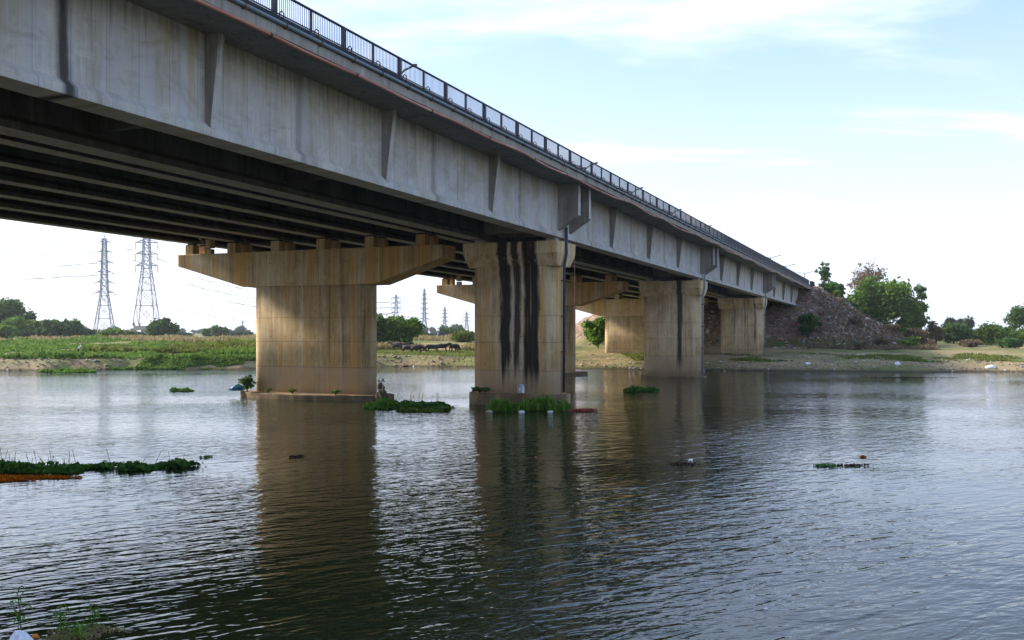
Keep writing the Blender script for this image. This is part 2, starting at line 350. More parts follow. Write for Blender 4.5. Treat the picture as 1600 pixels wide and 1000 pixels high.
soil = t.ramp(t.math('ADD', t.math('MULTIPLY', mid, 0.6), t.math('MULTIPLY', fin, 0.4)), [(0.30, (0.10, 0.07, 0.04)), (0.45, (0.30, 0.225, 0.125)), (0.58, (0.42, 0.33, 0.19)), (0.75, (0.50, 0.42, 0.27))])
grass = t.ramp(mid, [(0.3, (0.035, 0.06, 0.015)), (0.5, (0.09, 0.13, 0.03)), (0.7, (0.20, 0.20, 0.06))])
c = t.mix(t.mr(t.math('ADD', big, t.math('MULTIPLY', mid, 0.5)), 0.66, 0.86, 0, 0.85), soil, grass)
c = t.mix(t.mr(P[2], 1.7, 2.6, 0, 0.45), c, grass)
rub = t.ramp(t.noise(t.co((1.6, 1.6, 1.6)), 1, 5, 0.7), [(0.3, (0.085, 0.06, 0.04)), (0.5, (0.26, 0.185, 0.125)), (0.66, (0.38, 0.29, 0.215)), (0.8, (0.52, 0.46, 0.40))])
c = t.mix(t.mr(t.math('ADD', P[2], t.math('MULTIPLY', mid, 1.6)), 3.9, 4.7), c, rub)
c = t.mix(t.mr(t.math('ADD', P[2], t.math('MULTIPLY', mid, 0.3)), 0.18, 0.5, 0.85, 0), c, (0.055, 0.045, 0.032))
M_SOIL = t.pbr(c, 0.97, t.bump(t.math('ADD', mid, fin), 0.9, 0.25), spec=0.1)
ground = tag(link('ground', mesh_np('ground', np.stack([GX.ravel(), GY.ravel(), GZ.ravel()], 1), F, True), M_SOIL), kind='structure')

t = NT('river_water')
A = math.radians(-36)
w1 = t.noise(t.rco(A, (0.75, 2.1, 1)), 1.0, 2, 0.5, 0.6)
w2 = t.noise(t.rco(math.radians(-22), (1.9, 5.0, 1), (5, 1, 0)), 1.0, 2, 0.5, 0.4)
w3 = t.noise(t.co((5, 8.5, 1), loc=(1, 8, 0)), 1.0, 2, 0.5)
calm = t.mr(t.noise(t.co((0.035, 0.07, 1)), 1, 3, 0.5), 0.36, 0.62, 0.45, 1.30)
h = t.math('ADD', t.math('MULTIPLY', w1, 0.105), t.math('ADD', t.math('MULTIPLY', w2, 0.046), t.math('MULTIPLY', w3, 0.009)))
h = t.math('MULTIPLY', h, calm)
murk = t.ramp(t.noise(t.co((0.1, 0.1, 1)), 1, 3), [(0.35, (0.014, 0.020, 0.006)), (0.65, (0.022, 0.027, 0.009))])
M_WATER = t.pbr(murk, 0.035, t.bump(h, 1.0, 0.42), spec=0.5, IOR=1.40)
river = MB(); river.v = [(-4000, -20, 0), (4000, -20, 0), (4000, 160, 0), (-4000, 160, 0)]; river.f = [[0, 1, 2, 3]]
river = tag(river.obj('river', M_WATER), kind='structure')

# ------------------------------------------------------------------ the bridge
ROWS = [13.3, 56.0, 96.6, 137.3, DECK_END]           # pier rows, the last one is the abutment
Z_BOT, Z_OLD, Z_TOP, Z_EDGE, Z_LEDGE, Z_KERB, Z_RAIL = 10.855, 11.52, 14.07, 13.95, 14.27, 14.62, 15.41   # at u = 0
V_EDGE = 18.4
def girder(parent, mat, u0, ua, ub, vc, zb, D, fl, w, ends=True, fh=0.25, ch=0.22, name='girder'):
    st = [ua, ua+1.6, ua+3.4, ub-3.4, ub-1.6, ub] if ends else [ua, ub]
    secs = []
    for k, u in enumerate(st):
        ww = fl - 0.015 if ends and k in (0, 1, 4, 5) else w
        c_ = 0.02 if ww > w else ch
        z0 = zb - GR*u; tf = max(ww, fl*0.86) if mat is not M_FASCIA else ww + 0.001
        pts = [(-fl, 0), (fl, 0), (fl, fh), (ww, fh+c_), (ww, D-0.32), (tf, D-0.14), (tf, D+0.01), (-tf, D+0.01), (-tf, D-0.14), (-ww, D-0.32), (-ww, fh+c_), (-fl, fh)]
        secs.append([(u-u0, vc+p, z0+q) for p, q in pts])
    o = MB().loft(secs).obj(name, mat, parent, bevel=0.025)
    if mat is M_GIRDER: o.data.materials.append(M_WEB_SHADE); TWO(o, lambda p: p.normal.z > -0.5)  # all but the downward faces get the concrete with shade in its colour
    return o
def shear(mb, u0):                                     # let a level built piece follow the fall of the deck
    mb.v = [(x, y, z - GR*(x+u0)) for x, y, z in mb.v]; return mb
spans = [(-26.0, ROWS[0]), (ROWS[0], ROWS[1]), (ROWS[1], ROWS[2]), (ROWS[2], ROWS[3]), (ROWS[3], ROWS[4])]
LAB_N = ['overhead near bridge span running out of the picture on the left', 'nearest full length of pale concrete bridge beams at upper left, up to the first joint',
         'second length of pale bridge deck, from the black streaked pier to the next joint', 'third length of pale bridge deck, short looking, between the two farther joints', 'last length of pale bridge deck, ending at the rubbish slope']
LAB_O = ['inner deck with slim beams running out of the picture on the left', 'dark underside with six slim beams resting on the large hammerhead pier',
         'inner deck beams seen between the large hammerhead pier and the one behind the streaked pier', 'inner deck beams over the hammerhead pier standing on the far bank', 'farthest inner deck beams, in deep shade above the rubbish slope']
VG = [20.95, 25.8]; VO = [30.1, 33.95, 37.8, 41.6, 45.4, 49.2]
for si, (a, b) in enumerate(spans):
    ua, ub = a + 0.12, b - 0.12
    if si == 4: ub = b - 0.02
    rx, ry = bw(a, 0)
    root = empty('bridge_span', (rx, ry, 0), BROT, label=LAB_N[si], cat='bridge deck', group='near deck of the bridge')
    D = Z_TOP - Z_BOT
    g = girder(root, M_FASCIA, a, ua, ub, VG[0], Z_BOT, D, 0.5, 0.27)
    girder(root, M_GIRDER, a, ua, ub, VG[1], Z_BOT, D, 0.5, 0.2)
    n = 4; step = (b - a)/n
    for k in range(1, n):
        u = a + k*step; z0 = Z_BOT - GR*u; w = 0.27
        fin = MB().prism([(VG[0]-w+0.05, z0+0.42), (VG[0]-w+0.05, z0+D-0.01), (VG[0]-w-0.56, z0+D-0.01), (VG[0]-w-0.55, z0+D-0.25), (VG[0]-w-0.24, z0+0.40), (VG[0]-w-0.235, z0+0.26)], 'x', u-a-0.15, u-a+0.15)
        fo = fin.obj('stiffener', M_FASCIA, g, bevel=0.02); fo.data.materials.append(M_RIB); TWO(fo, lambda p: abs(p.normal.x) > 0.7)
        MB().box((u-a-0.14, VG[0]+0.2, z0+0.55), (u-a+0.14, VG[1]-0.15, z0+D-0.02)).obj('diaphragm', M_WEB_SHADE, root, bevel=0.02)
    for u, hide in ((a + 1.0, False), (b - 1.0, si == 4)):
        if hide: continue
        z0 = Z_BOT - GR*u; v0 = VG[0]-0.47
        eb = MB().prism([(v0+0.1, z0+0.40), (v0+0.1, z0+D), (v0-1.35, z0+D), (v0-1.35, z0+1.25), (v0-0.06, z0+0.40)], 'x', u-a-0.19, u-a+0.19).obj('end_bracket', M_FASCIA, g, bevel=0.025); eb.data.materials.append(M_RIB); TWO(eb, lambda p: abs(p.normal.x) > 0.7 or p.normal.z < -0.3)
        MB().box((u-a-0.3, VG[0]+0.3, z0+0.35), (u-a+0.3, VG[1]-0.3, z0+D-0.02)).obj('end_diaphragm', M_GIRDER, root, bevel=0.02)
    L = b - a
    shear(MB().prism([(V_EDGE, Z_EDGE), (V_EDGE+0.35, Z_EDGE-0.01), (V_EDGE+1.2, Z_TOP), (27.9, Z_TOP), (27.9, Z_TOP+0.32), (V_EDGE, Z_LEDGE)], 'x', 0.03, L-0.03), a).obj('deck_slab', M_SOFFIT, root)
    shear(MB().prism([(V_EDGE-0.03, Z_EDGE-0.03), (V_EDGE+0.10, Z_EDGE-0.03), (V_EDGE+0.10, Z_LEDGE-0.02), (V_EDGE-0.03, Z_LEDGE-0.02)], 'x', 0.03, L-0.03), a).obj('slab_edge', M_EDGE, root, bevel=0.01)
    shear(MB().prism([(V_EDGE+0.04, Z_LEDGE+0.003), (V_EDGE+0.36, Z_LEDGE+0.003), (V_EDGE+0.36, Z_KERB), (V_EDGE+0.04, Z_KERB)], 'x', 0.03, L-0.03), a).obj('kerb', M_KERB, root, bevel=0.015)
    shear(MB().box((0.03, V_EDGE+0.4, Z_TOP+0.325), (L-0.03, 27.9, Z_TOP+0.40)), a).obj('road_surface', M_ASPHALT, root)
    # inner, older deck on slimmer beams
    rx, ry = bw(a, 40)
    old = empty('inner_bridge_span', (rx, ry, 0), BROT, label=LAB_O[si], cat='bridge deck', group='inner deck of the bridge')
    Do = Z_TOP - 0.1 - Z_OLD
    for vc in VO: girder(old, M_GIRDER, a, ua, ub, vc-40, Z_OLD, Do, 0.43, 0.14, False, 0.22, 0.2)
    for k in range(0, 5):
        u = min(max(a + k*step, a+0.7), b-0.7); z0 = Z_OLD - GR*u
        for j in range(5): MB().box((u-a-0.13, VO[j]-40+0.12, z0+0.5), (u-a+0.13, VO[j+1]-40-0.12, z0+Do)).obj('diaphragm', M_WEB_SHADE, old)
    shear(MB().box((0.03, 28.1-40, Z_TOP-0.1), (L-0.03, 51.6-40, Z_TOP+0.2)), a).obj('deck_slab', M_SOFFIT, old)
    shear(MB().box((0.03, 51.2-40, Z_TOP+0.203), (L-0.03, 51.62-40, Z_TOP+0.9)), a).obj('kerb', M_EDGE, old)
    shear(MB().box((0.03, 28.1-40, Z_TOP+0.203), (L-0.03, 51.19-40, Z_TOP+0.27)), a).obj('road_surface', M_ASPHALT, old)

def capsule(hu, hv, n=10):
    """plan of a wall pier: half thickness hu, half length hv, round ends"""
    p = []
    for k in range(n+1): a_ = math.pi*k/n; p.append((hu*math.cos(a_), (hv-hu) + hu*math.sin(a_)))
    for k in range(n+1): a_ = math.pi + math.pi*k/n; p.append((hu*math.cos(a_), -(hv-hu) + hu*math.sin(a_)))
    return p
def rrect(hu, hv, c=0.05): return [(hu, -hv+c), (hu, hv-c), (hu-c, hv), (-hu+c, hv), (-hu, hv-c), (-hu, -hv+c), (-hu+c, -hv), (hu-c, -hv)]
def ring(poly, z): return [(p, q, z) for p, q in poly]
def wall_pier(u, base, label, mat, pipe, foot=True):
    vc = 23.5; x, y = bw(u, vc); root = empty('wall_pier', (x, y, 0), BROT, label=label, cat='bridge pier', group='wall piers under the near deck')
    top = Z_BOT - GR*u - 0.24; b0 = base - 0.8
    col = MB().prism(capsule(1.15, 3.0, 14), 'z', b0, top-1.45).obj('column', mat, root)
    for p in col.data.polygons: p.use_smooth = abs(p.normal.z) < 0.5
    sh = [(1.16, 3.01, top-1.5), (1.68, 3.18, top-0.72), (1.70, 3.2, top)]
    MB().loft([ring(rrect(a_, b_, 0.08), z) for a_, b_, z in sh]).obj('pier_cap', mat, root, bevel=0.03)
    for vg in VG:
        for du in (-0.8, 0.8): MB().box((du-0.3, vg-vc-0.32, top-0.01), (du+0.3, vg-vc+0.32, top+0.25)).obj('bearing', M_GIRDER, root, bevel=0.015)
    if foot:
        f = MB().loft([ring(capsule(1.55, 3.35, 12), z) for z in (-1.5, foot)]).obj('well_cap', M_FOOT, root, bevel=0.05)
    if pipe:
        MB().tube([(-0.3, -3.27, top+0.9), (-0.3, -3.29, top-0.7), (-0.3, -3.13, top-1.5), (-0.3, -3.10, foot+0.1 if foot else base+0.2)], 0.085, 8).obj('downpipe', pipe, root, smooth=True)
        for z in (top-2.4, top-4.6, top-6.8): MB().box((-0.42, -3.2, z), (-0.18, -2.95, z+0.06)).obj('pipe_clamp', M_RUSTY, root)
    return root
def hammer_pier(u, base, label, foot=True):
    vc = 38.9; x, y = bw(u, vc); root = empty('hammerhead_pier', (x, y, 0), BROT, label=label, cat='bridge pier', group='hammerhead piers under the inner deck')
    top = 10.72 - GR*u; bot = top - 2.45
    col = MB().prism(capsule(0.92, 4.8, 14), 'z', base-0.8, bot+0.02).obj('column', M_PIER, root)
    for p in col.data.polygons: p.use_smooth = abs(p.normal.z) < 0.5
    prof = [(-11.2, top), (11.3, top), (11.3, top-0.85), (5.5, bot), (-5.4, bot), (-10.4, top-0.85), (-10.4, top)]
    prof = [(-10.4, top-0.85), (-5.4, bot), (5.5, bot), (11.3, top-0.85), (11.3, top), (-10.4, top)]
    MB().prism(prof, 'x', -1.0, 1.0).obj('pier_cap', M_PIER, root, bevel=0.04)
    for j, vg in enumerate(VO):
        for du in (-0.62, 0.62): MB().box((du-0.33, vg-vc-0.36, top-0.01), (du+0.33, vg-vc+0.36, Z_OLD-GR*u-0.09)).obj('bearing_pedestal', M_PIER, root, bevel=0.02); MB().box((du-0.22, vg-vc-0.25, Z_OLD-GR*u-0.092), (du+0.22, vg-vc+0.25, Z_OLD-GR*u+0.01)).obj('bearing_pad', M_STEEL, root)
    for vg in (47.5,): MB().box((-0.9, vg-vc-0.25, top-0.005), (-0.5, vg-vc+0.25, top+0.35)).obj('stop_block', M_PIER, root, bevel=0.02); MB().box((-0.95, vg-vc-0.25, top+0.42), (-0.45, vg-vc+0.25, top+1.05)).obj('stop_block', M_PIER, root, bevel=0.02)
    if foot: MB().loft([ring([(2.5*math.cos(k*math.pi/24), 6.15*math.sin(k*math.pi/24)) for k in range(48)], z) for z in (-1.5, 0.36)]).obj('well_cap', M_FOOT, root, bevel=0.06)
    return root
wall_pier(ROWS[0], 0, 'wall pier standing just outside the left edge of the picture', M_PIER_C, None, 0.14)
wall_pier(ROWS[1], 0, 'nearest wall pier with three broad black streaks and a dark blue downpipe', M_PIER_B, M_DPIPE, 0.72)
wall_pier(ROWS[2], 0, 'middle wall pier with one black streak, standing in the water', M_PIER_C, M_GPIPE, 0.14)
wall_pier(ROWS[3], 1.2, 'farthest wall pier with thin dark drips, standing on the dry bank', M_PIER_D, M_GPIPE, False)
hammer_pier(ROWS[0], 0, 'hammerhead pier outside the left edge of the picture')
hammer_pier(ROWS[1], 0, 'largest hammerhead pier, rust stained, standing in the river at left')
hammer_pier(ROWS[2], 0, 'hammerhead pier half hidden behind the black streaked pier')
hammer_pier(ROWS[3], 1.2, 'pale hammerhead pier standing on the far bank', False)
x, y = bw(DECK_END, 35)
ab = empty('abutment', (x, y, 0), BROT, label='dark concrete abutment wall under the far end of the bridge', cat='abutment')
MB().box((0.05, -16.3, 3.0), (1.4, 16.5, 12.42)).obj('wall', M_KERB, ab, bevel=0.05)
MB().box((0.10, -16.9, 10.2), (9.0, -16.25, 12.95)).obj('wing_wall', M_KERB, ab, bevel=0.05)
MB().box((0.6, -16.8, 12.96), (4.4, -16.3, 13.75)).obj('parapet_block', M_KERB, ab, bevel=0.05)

# railing
x, y = bw(0, V_EDGE + 0.15)
rail = empty('bridge_railing', (x, y, 0), BROT, label='dark steel railing with thin upright bars along the deck edge', cat='railing')
PS = 3.88; U0 = 28.4 - 14*PS; NP = int((DECK_END - U0)/PS)
zr = lambda u, h: Z_KERB + h - GR*u
H = Z_RAIL - Z_KERB
pm = MB().box((-0.085, -0.06, -0.01), (0.085, 0.06, H-0.04)).mesh('post'); pm.materials.append(M_STEEL)
tm = MB().box((-0.04, -0.035, -0.01), (0.04, 0.035, H-0.04)).mesh('thin_post'); tm.materials.append(M_STEEL)
bars = MB(); nb = 17; half = PS/2
for k in range(nb):
    u = 0.10 + (half-0.2)*(k+0.5)/nb; bars.box((u-0.008, -0.008, 0.09-GR*u), (u+0.008, 0.008, H-0.04-GR*u))
bars.prism([(0.03, 0.07), (half-0.03, 0.07-GR*half), (half-0.03, 0.11-GR*half), (0.03, 0.11)], 'y', -0.018, 0.018)
bmesh_ = bars.mesh('railing_panel'); bmesh_.materials.append(M_BAR)
lm = MB().tube([(0, -0.16, -0.30), (0, -0.17, 0.10), (0, -0.09, 0.18), (0, -0.02, 0.14), (0, -0.0, 0.0)], 0.022, 5).mesh('anchor_hook'); lm.materials.append(M_RUSTY)
for i in range(NP+1):
    u = U0 + i*PS
    o = link('post', pm, None, rail); o.location = (u, 0, zr(u, 0))
    if i < NP:
        o = link('thin_post', tm, None, rail); o.location = (u+half, 0, zr(u+half, 0))
        for q in (0, half): o = link('railing_panel', bmesh_, None, rail); o.location = (u+q, 0, zr(u+q, 0))
        for q in (0.25, half+0.2): o = link('anchor_hook', lm, None, rail); o.location = (u+q, 0, zr(u+q, 0))
ue = U0 + NP*PS
MB().prism([(U0, zr(U0, H-0.06)), (ue+0.1, zr(ue+0.1, H-0.06)), (ue+0.1, zr(ue+0.1, H)), (U0, zr(U0, H))], 'y', -0.045, 0.045).obj('top_rail', M_STEEL, rail, bevel=0.012)
# pipes on the deck edge
x, y = bw(0, V_EDGE)
pts = []
for u in np.arange(-20, DECK_END, 0.8):
    wav = 0.0 if u < 40 else 0.07*math.sin((u-40)*0.62) + 0.06*math.sin((u-40)*0.27+1)
    bul = 0.0
    for r_ in ROWS[1:4]: bul += 0.22*math.exp(-((u-r_-1.2)/1.6)**2)
    pts.append((u, -0.10-bul*0.9, 13.80-GR*u + wav*min(1, max(0, (u-40)/10)) + 0.02*math.sin(u*0.9) - bul*0.35))
pipe = empty('salmon_pipe', (x, y, 0), BROT, label='thin salmon pink pipe slung below the edge of the deck', cat='pipe')
MB().tube(pts, 0.062, 8).obj('pipe', M_PIPE, pipe, smooth=True)
for u in np.arange(-19.4, DECK_END-1, 5.4):
    j = int(np.argmin([abs(p[0]-u) for p in pts])); p = pts[j]; MB().tube([(p[0]-0.05, p[1], p[2]), (p[0]+0.05, p[1], p[2]-0.0005)], 0.078, 8).obj('pipe_collar', M_RUSTY, pipe)
    MB().bar((p[0]+0.3, p[1], p[2]), (p[0]+0.3, 0.06, Z_EDGE-GR*p[0]+0.1), 0.03).obj('hanger', M_RUSTY, pipe)
cond = empty('blue_grey_conduit', (x, y, 0), BROT, label='blue grey conduit clipped to the outside of the kerb', cat='pipe')
MB().tube([(u, -0.10, Z_LEDGE+0.055-GR*u) for u in np.arange(-20, DECK_END-1, 4.0)], 0.066, 8).obj('pipe', M_COND, cond, smooth=True)
sm = MB().box((-0.025, -0.175, -0.12), (0.025, 0.03, 0.075)).mesh('pipe_clip'); sm.materials.append(M_RUSTY)
for i in range(NP):
    for q in (0.25, half+0.2):
        u = U0 + i*PS + q
        if u > -19: o = link('pipe_clip', sm, None, cond); o.location = (u, 0, Z_LEDGE+0.055-GR*u)
rope = MB().tube([(0, 0, 5.2), (0.03, 0.0, 7.5), (0.0, 0.02, 10.0)], 0.018, 5).obj('hanging_cord', M_PIPE); x, y = bw(58.2, 20.6); rope.location = (x, y, 0)
tag(rope, 'thin reddish cord hanging straight down beside the black streaked pier', 'cord')

# street lamps along the middle of the road
def lamp(name, u, h, arm, label, group):
    x, y = bw(u, 35.0); zb = Z_TOP + 0.25 - GR*u
    r = empty(name, (x, y, zb), BROT, label=label, cat='street lamp', group=group)
    MB().tube([(0, 0, 0), (0, 0, h)], 0.13, 8, 0.09).obj('pole', M_LAMP, r, smooth=True)
    for s in (-1, 1):
        a_ = MB().tube([(0, 0, h-0.25), (0, s*arm*0.35, h+0.12), (0, s*arm*0.75, h+0.32)], 0.075, 6).obj('arm', M_LAMP, r, smooth=True)
        MB().loft([[(-0.13, s*arm*0.70, h+0.28), (0.13, s*arm*0.70, h+0.28), (0.10, s*arm*0.70, h+0.40), (-0.10, s*arm*0.70, h+0.40)], [(-0.17, s*arm*0.88, h+0.30), (0.17, s*arm*0.88, h+0.30), (0.12, s*arm*0.88, h+0.47), (-0.12, s*arm*0.88, h+0.47)], [(-0.10, s*arm, h+0.36), (0.10, s*arm, h+0.36), (0.07, s*arm, h+0.45), (-0.07, s*arm, h+0.45)]]).obj('lamp_head', M_LAMP, a_, bevel=0.01)
    return r
def u_at(x, v): Z = 1500*v/(CT*(1443-x)); return (Z - v*ST)/CT
for k, (xp, l) in enumerate([(622, 'nearest double armed lamp, seen through the railing at upper middle'), (914, 'lamp head peeking over the railing above the black streaked pier'), (987, 'lamp head peeking over the railing, third from the left'), (1050, 'lamp head peeking over the railing, fourth from the left'), (1098, 'lamp head peeking over the railing, fifth from the left')]):
    lamp('street_lamp', u_at(xp, 35.0), 9.75 if k else 9.6, 1.55, l, 'short armed lamps on the bridge')
for xp, hh, l in ((1204, 11.2, 'tall double armed lamp rising clear of the railing, left of three'), (1228, 11.2, 'tall double armed lamp rising clear of the railing, middle of three'), (1257, 12.2, 'tall double armed lamp rising clear of the railing, right of three')):
    lamp('street_lamp', u_at(xp, 35.0), hh, 2.6, l, 'tall lamps at the far end of the bridge')
# ------------------------------------------------------------------ plants
def leaf_mat(name, dark, light, trans=0.3):
    t = NT(name); g = t.n('ShaderNodeNewGeometry')
    oi = t.n('ShaderNodeObjectInfo')
    f = t.math('ADD', t.math('MULTIPLY', g.outputs['Random Per Island'], 0.85), t.math('MULTIPLY', oi.outputs['Random'], 0.15))
    c = t.mix(f, dark, light)
    d = t.n('ShaderNodeBsdfDiffuse'); t.set(d.inputs[0], c); tr = t.n('ShaderNodeBsdfTranslucent'); t.set(tr.inputs[0], t.mix(0.5, c, light))
    m = t.n('ShaderNodeMixShader'); m.inputs[0].default_value = trans
    t.t.links.new(d.outputs[0], m.inputs[1]); t.t.links.new(tr.outputs[0], m.inputs[2]); t.t.links.new(m.outputs[0], t.out.inputs[0])
    return t.m
L_GREEN = leaf_mat('leaf_green', (0.040, 0.095, 0.016), (0.185, 0.290, 0.060))
L_BRIGHT = leaf_mat('leaf_bright_green', (0.045, 0.120, 0.014), (0.200, 0.340, 0.060))
L_DARK = leaf_mat('leaf_dark_green', (0.028, 0.068, 0.020), (0.115, 0.195, 0.058))
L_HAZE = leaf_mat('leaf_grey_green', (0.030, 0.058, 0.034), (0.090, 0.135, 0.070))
L_DRY = leaf_mat('leaf_dry_brown', (0.09, 0.062, 0.038), (0.25, 0.19, 0.115))
L_STRAW = leaf_mat('leaf_straw', (0.16, 0.12, 0.05), (0.36, 0.30, 0.15))
L_LIME = leaf_mat('leaf_lime', (0.060, 0.095, 0.014), (0.19, 0.22, 0.055))
L_HYA = leaf_mat('leaf_hyacinth', (0.020, 0.080, 0.014), (0.110, 0.240, 0.045), 0.2)
M_BARK = plain('bark', (0.10, 0.075, 0.055), 0.95)
M_BARK2 = plain('bark_grey_pink', (0.17, 0.125, 0.105), 0.95)
def quads(C, size, g, flat=0.0, stretch=1.5, up=None):
    """one small leaf shaped (rhombic) face at every point of C"""
    n = len(C); N = g.normal(size=(n, 3)); N[:, 2] = np.abs(N[:, 2]) + flat; N /= np.linalg.norm(N, axis=1)[:, None]
    A_ = np.cross(N, g.normal(size=(n, 3))); A_ /= np.linalg.norm(A_, axis=1)[:, None]
    if up is not None:
        A_ = A_*(1-up) + np.array([0, 0, 1.0])*up; A_ /= np.linalg.norm(A_, axis=1)[:, None]
    B_ = np.cross(N, A_); B_ /= np.linalg.norm(B_, axis=1)[:, None]
    s = (size*(0.55 + 0.9*g.random(n)))[:, None]
    a = A_*s*0.5*stretch; b = B_*s*0.5
    V = np.stack([C - a, C + b*0.9 + a*0.1, C + a, C - b*0.9 + a*0.1], 1).reshape(-1, 3)
    return V, np.arange(4*n).reshape(n, 4)
def crown_points(g, clumps, n):
    w = np.array([c[3]**2 for c in clumps]); w = w/w.sum(); k = g.choice(len(clumps), n, p=w)
    D = g.normal(size=(n, 3)); D /= np.linalg.norm(D, axis=1)[:, None]; r = g.random(n)**0.5*np.where(g.random(n) < 0.22, 1.0 + 0.6*g.random(n), 1.0)
    Cc = np.array([c[:3] for c in clumps])[k]; Rr = np.array([c[3] for c in clumps])[k]
    return Cc + D*(r*Rr)[:, None]*np.array([1, 1, 0.82])
def tree_data(seed, h, w, leaves, leaf, trunk=0.25, ncl=34, cl=0.14, low=0.0, bare=False, stretch=1.5, skew=0.0):
    """crown mesh and wood mesh of a tree h high and w wide"""
    g = np.random.default_rng(seed); cz = h*(trunk + (1-trunk)*0.5); rz = h*(1-trunk)*0.5; cl_ = []
    for k in range(ncl):
        d = g.normal(size=3); d /= np.linalg.norm(d); r = g.random()**0.5*(0.70 + 0.35*g.random())
        x = d[0]*r*w*0.42 + skew*w*(d[2]*r); y = d[1]*r*w*0.42; z = cz + d[2]*r*rz*0.85
        rad = cl*w*(0.35+1.05*g.random())*(1.0 if z > cz else 1.0 - low*0.2)
        rad = min(rad, max(0.25*rad, h - z), z*0.95); cl_.append((x, y, z, max(rad, 0.06*w)))
    C = crown_points(g, cl_, leaves); C = C[C[:, 2] > 0.05*h]
    V, F_ = quads(C, leaf, g, stretch=stretch)
    wood = MB(); t0 = max(0.06, 0.022*h)
    top = Vector((g.normal()*0.05*w, g.normal()*0.05*w, cz)); pts = [Vector((0, 0, -0.4)), Vector((g.normal()*0.02*w, g.normal()*0.02*w, h*trunk*0.6)), top]
    wood.tube(pts, t0*1.3, 7, t0*0.6)
    for c in cl_:
        e = Vector(c[:3]); s_ = pts[1].lerp(top, g.random()*0.9); m_ = s_.lerp(e, 0.5) + Vector((g.normal(), g.normal(), abs(g.normal())))*0.04*w
        wood.tube([s_, m_, e], t0*0.42, 5, t0*0.10)
        for q in range(5 if bare else 2):
            d = Vector(g.normal(size=3)).normalized()*c[3]*(1.0 if bare else 0.8); d.z = abs(d.z); wood.tube([m_.lerp(e, 0.3+0.7*g.random()), e + d*0.5, e + d], t0*0.14, 4, t0*0.03)
    return mesh_np('crown', V, F_), wood.mesh('trunk', True)
def plant(name, label, cat, x, y, h, w, leaves, leaf, mat, seed, group=None, z=None, bark=None, part='trunk', **k):
    o = empty(name, (x, y, gz(x, y) if z is None else z), label=label, cat=cat, group=group)
    c, wd = tree_data(seed, h, w, leaves, leaf, **k); link('crown' if name.endswith('tree') else 'foliage', c, mat, o); link(part, wd, bark or M_BARK, o)
    return o
def P_(xp, Z): return px(xp, Z), Z
# left bank, far field
T = 'tree'; G1 = 'trees and bushes beyond the left bank'
def tl(name, label, xp, Z, top, wpx, leaves, mat, seed, group=None, cat='tree', **k):
    x, y = P_(xp, Z); z = gz(x, y); ztop = EYE + (520 - top)*Z/1500; w = wpx*Z/1500*1.22
    leaf = k.pop('leaf', max(0.16, Z*0.0026))
    return plant(name, label, cat, x, y, ztop - z, w, leaves, leaf, mat, seed, group, z, **k)
tl('broad_tree', 'tallest broad tree at the left edge, overhanging the bushes', -4, 300, 466, 86, 9000, L_DARK, 11, trunk=0.15, ncl=34, cl=0.16)
tl('field_tree', 'rounded olive green tree right of the tallest broad tree', 42, 290, 500, 46, 5000, L_GREEN, 12, trunk=0.05, ncl=16)
tl('field_tree', 'thin twiggy tree with see-through top left of the first pylon', 84, 285, 498, 40, 2600, L_DARK, 13, trunk=0.1, ncl=16, bare=True, cl=0.17)
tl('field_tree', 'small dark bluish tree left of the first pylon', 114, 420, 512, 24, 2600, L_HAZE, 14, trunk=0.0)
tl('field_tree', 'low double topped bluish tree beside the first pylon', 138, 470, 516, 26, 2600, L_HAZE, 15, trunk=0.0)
tl('field_bush', 'round olive bush at the foot of the first pylon', 171, 260, 514, 40, 3800, L_GREEN, 16, cat='bush', trunk=0.0, part='stem')
tl('field_bush', 'small bush between the two nearest pylons', 200, 300, 518, 24, 2200, L_GREEN, 17, cat='bush', trunk=0.0, part='stem')
tl('field_tree', 'dark tree with ragged top in front of the pylon pedestal', 250, 290, 496, 38, 5200, L_DARK, 18, trunk=0.08, ncl=18, cl=0.19, skew=0.1)
tl('field_tree', 'lone dome shaped tree between pylon pedestal and large hammerhead pier', 334, 420, 511, 44, 5200, L_DARK, 19, trunk=0.0, ncl=18)
tl('river_tree', 'bushy tree half hidden by the right side of the large hammerhead pier', 588, 168, 488, 46, 7000, L_DARK, 20, trunk=0.04, ncl=18, cl=0.2)
tl('river_tree', 'spreading green tree behind the buffaloes, between the two near piers', 626, 170, 492, 62, 10000, L_GREEN, 21, trunk=0.12, ncl=24, cl=0.19)
tl('field_tree', 'dark round tree beyond the parked blue vehicle', 704, 360, 513, 36, 4200, L_DARK, 22, trunk=0.0, ncl=16)
tl('field_bush', 'bright bush beside the left edge of the black streaked pier', 724, 210, 518, 38, 4600, L_LIME, 23, cat='bush', trunk=0.0, part='stem')
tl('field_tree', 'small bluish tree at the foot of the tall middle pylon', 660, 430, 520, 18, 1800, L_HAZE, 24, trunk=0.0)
tl('field_tree', 'low bluish tree right of the tall middle pylon', 676, 480, 523, 20, 1800, L_HAZE, 25, trunk=0.0)
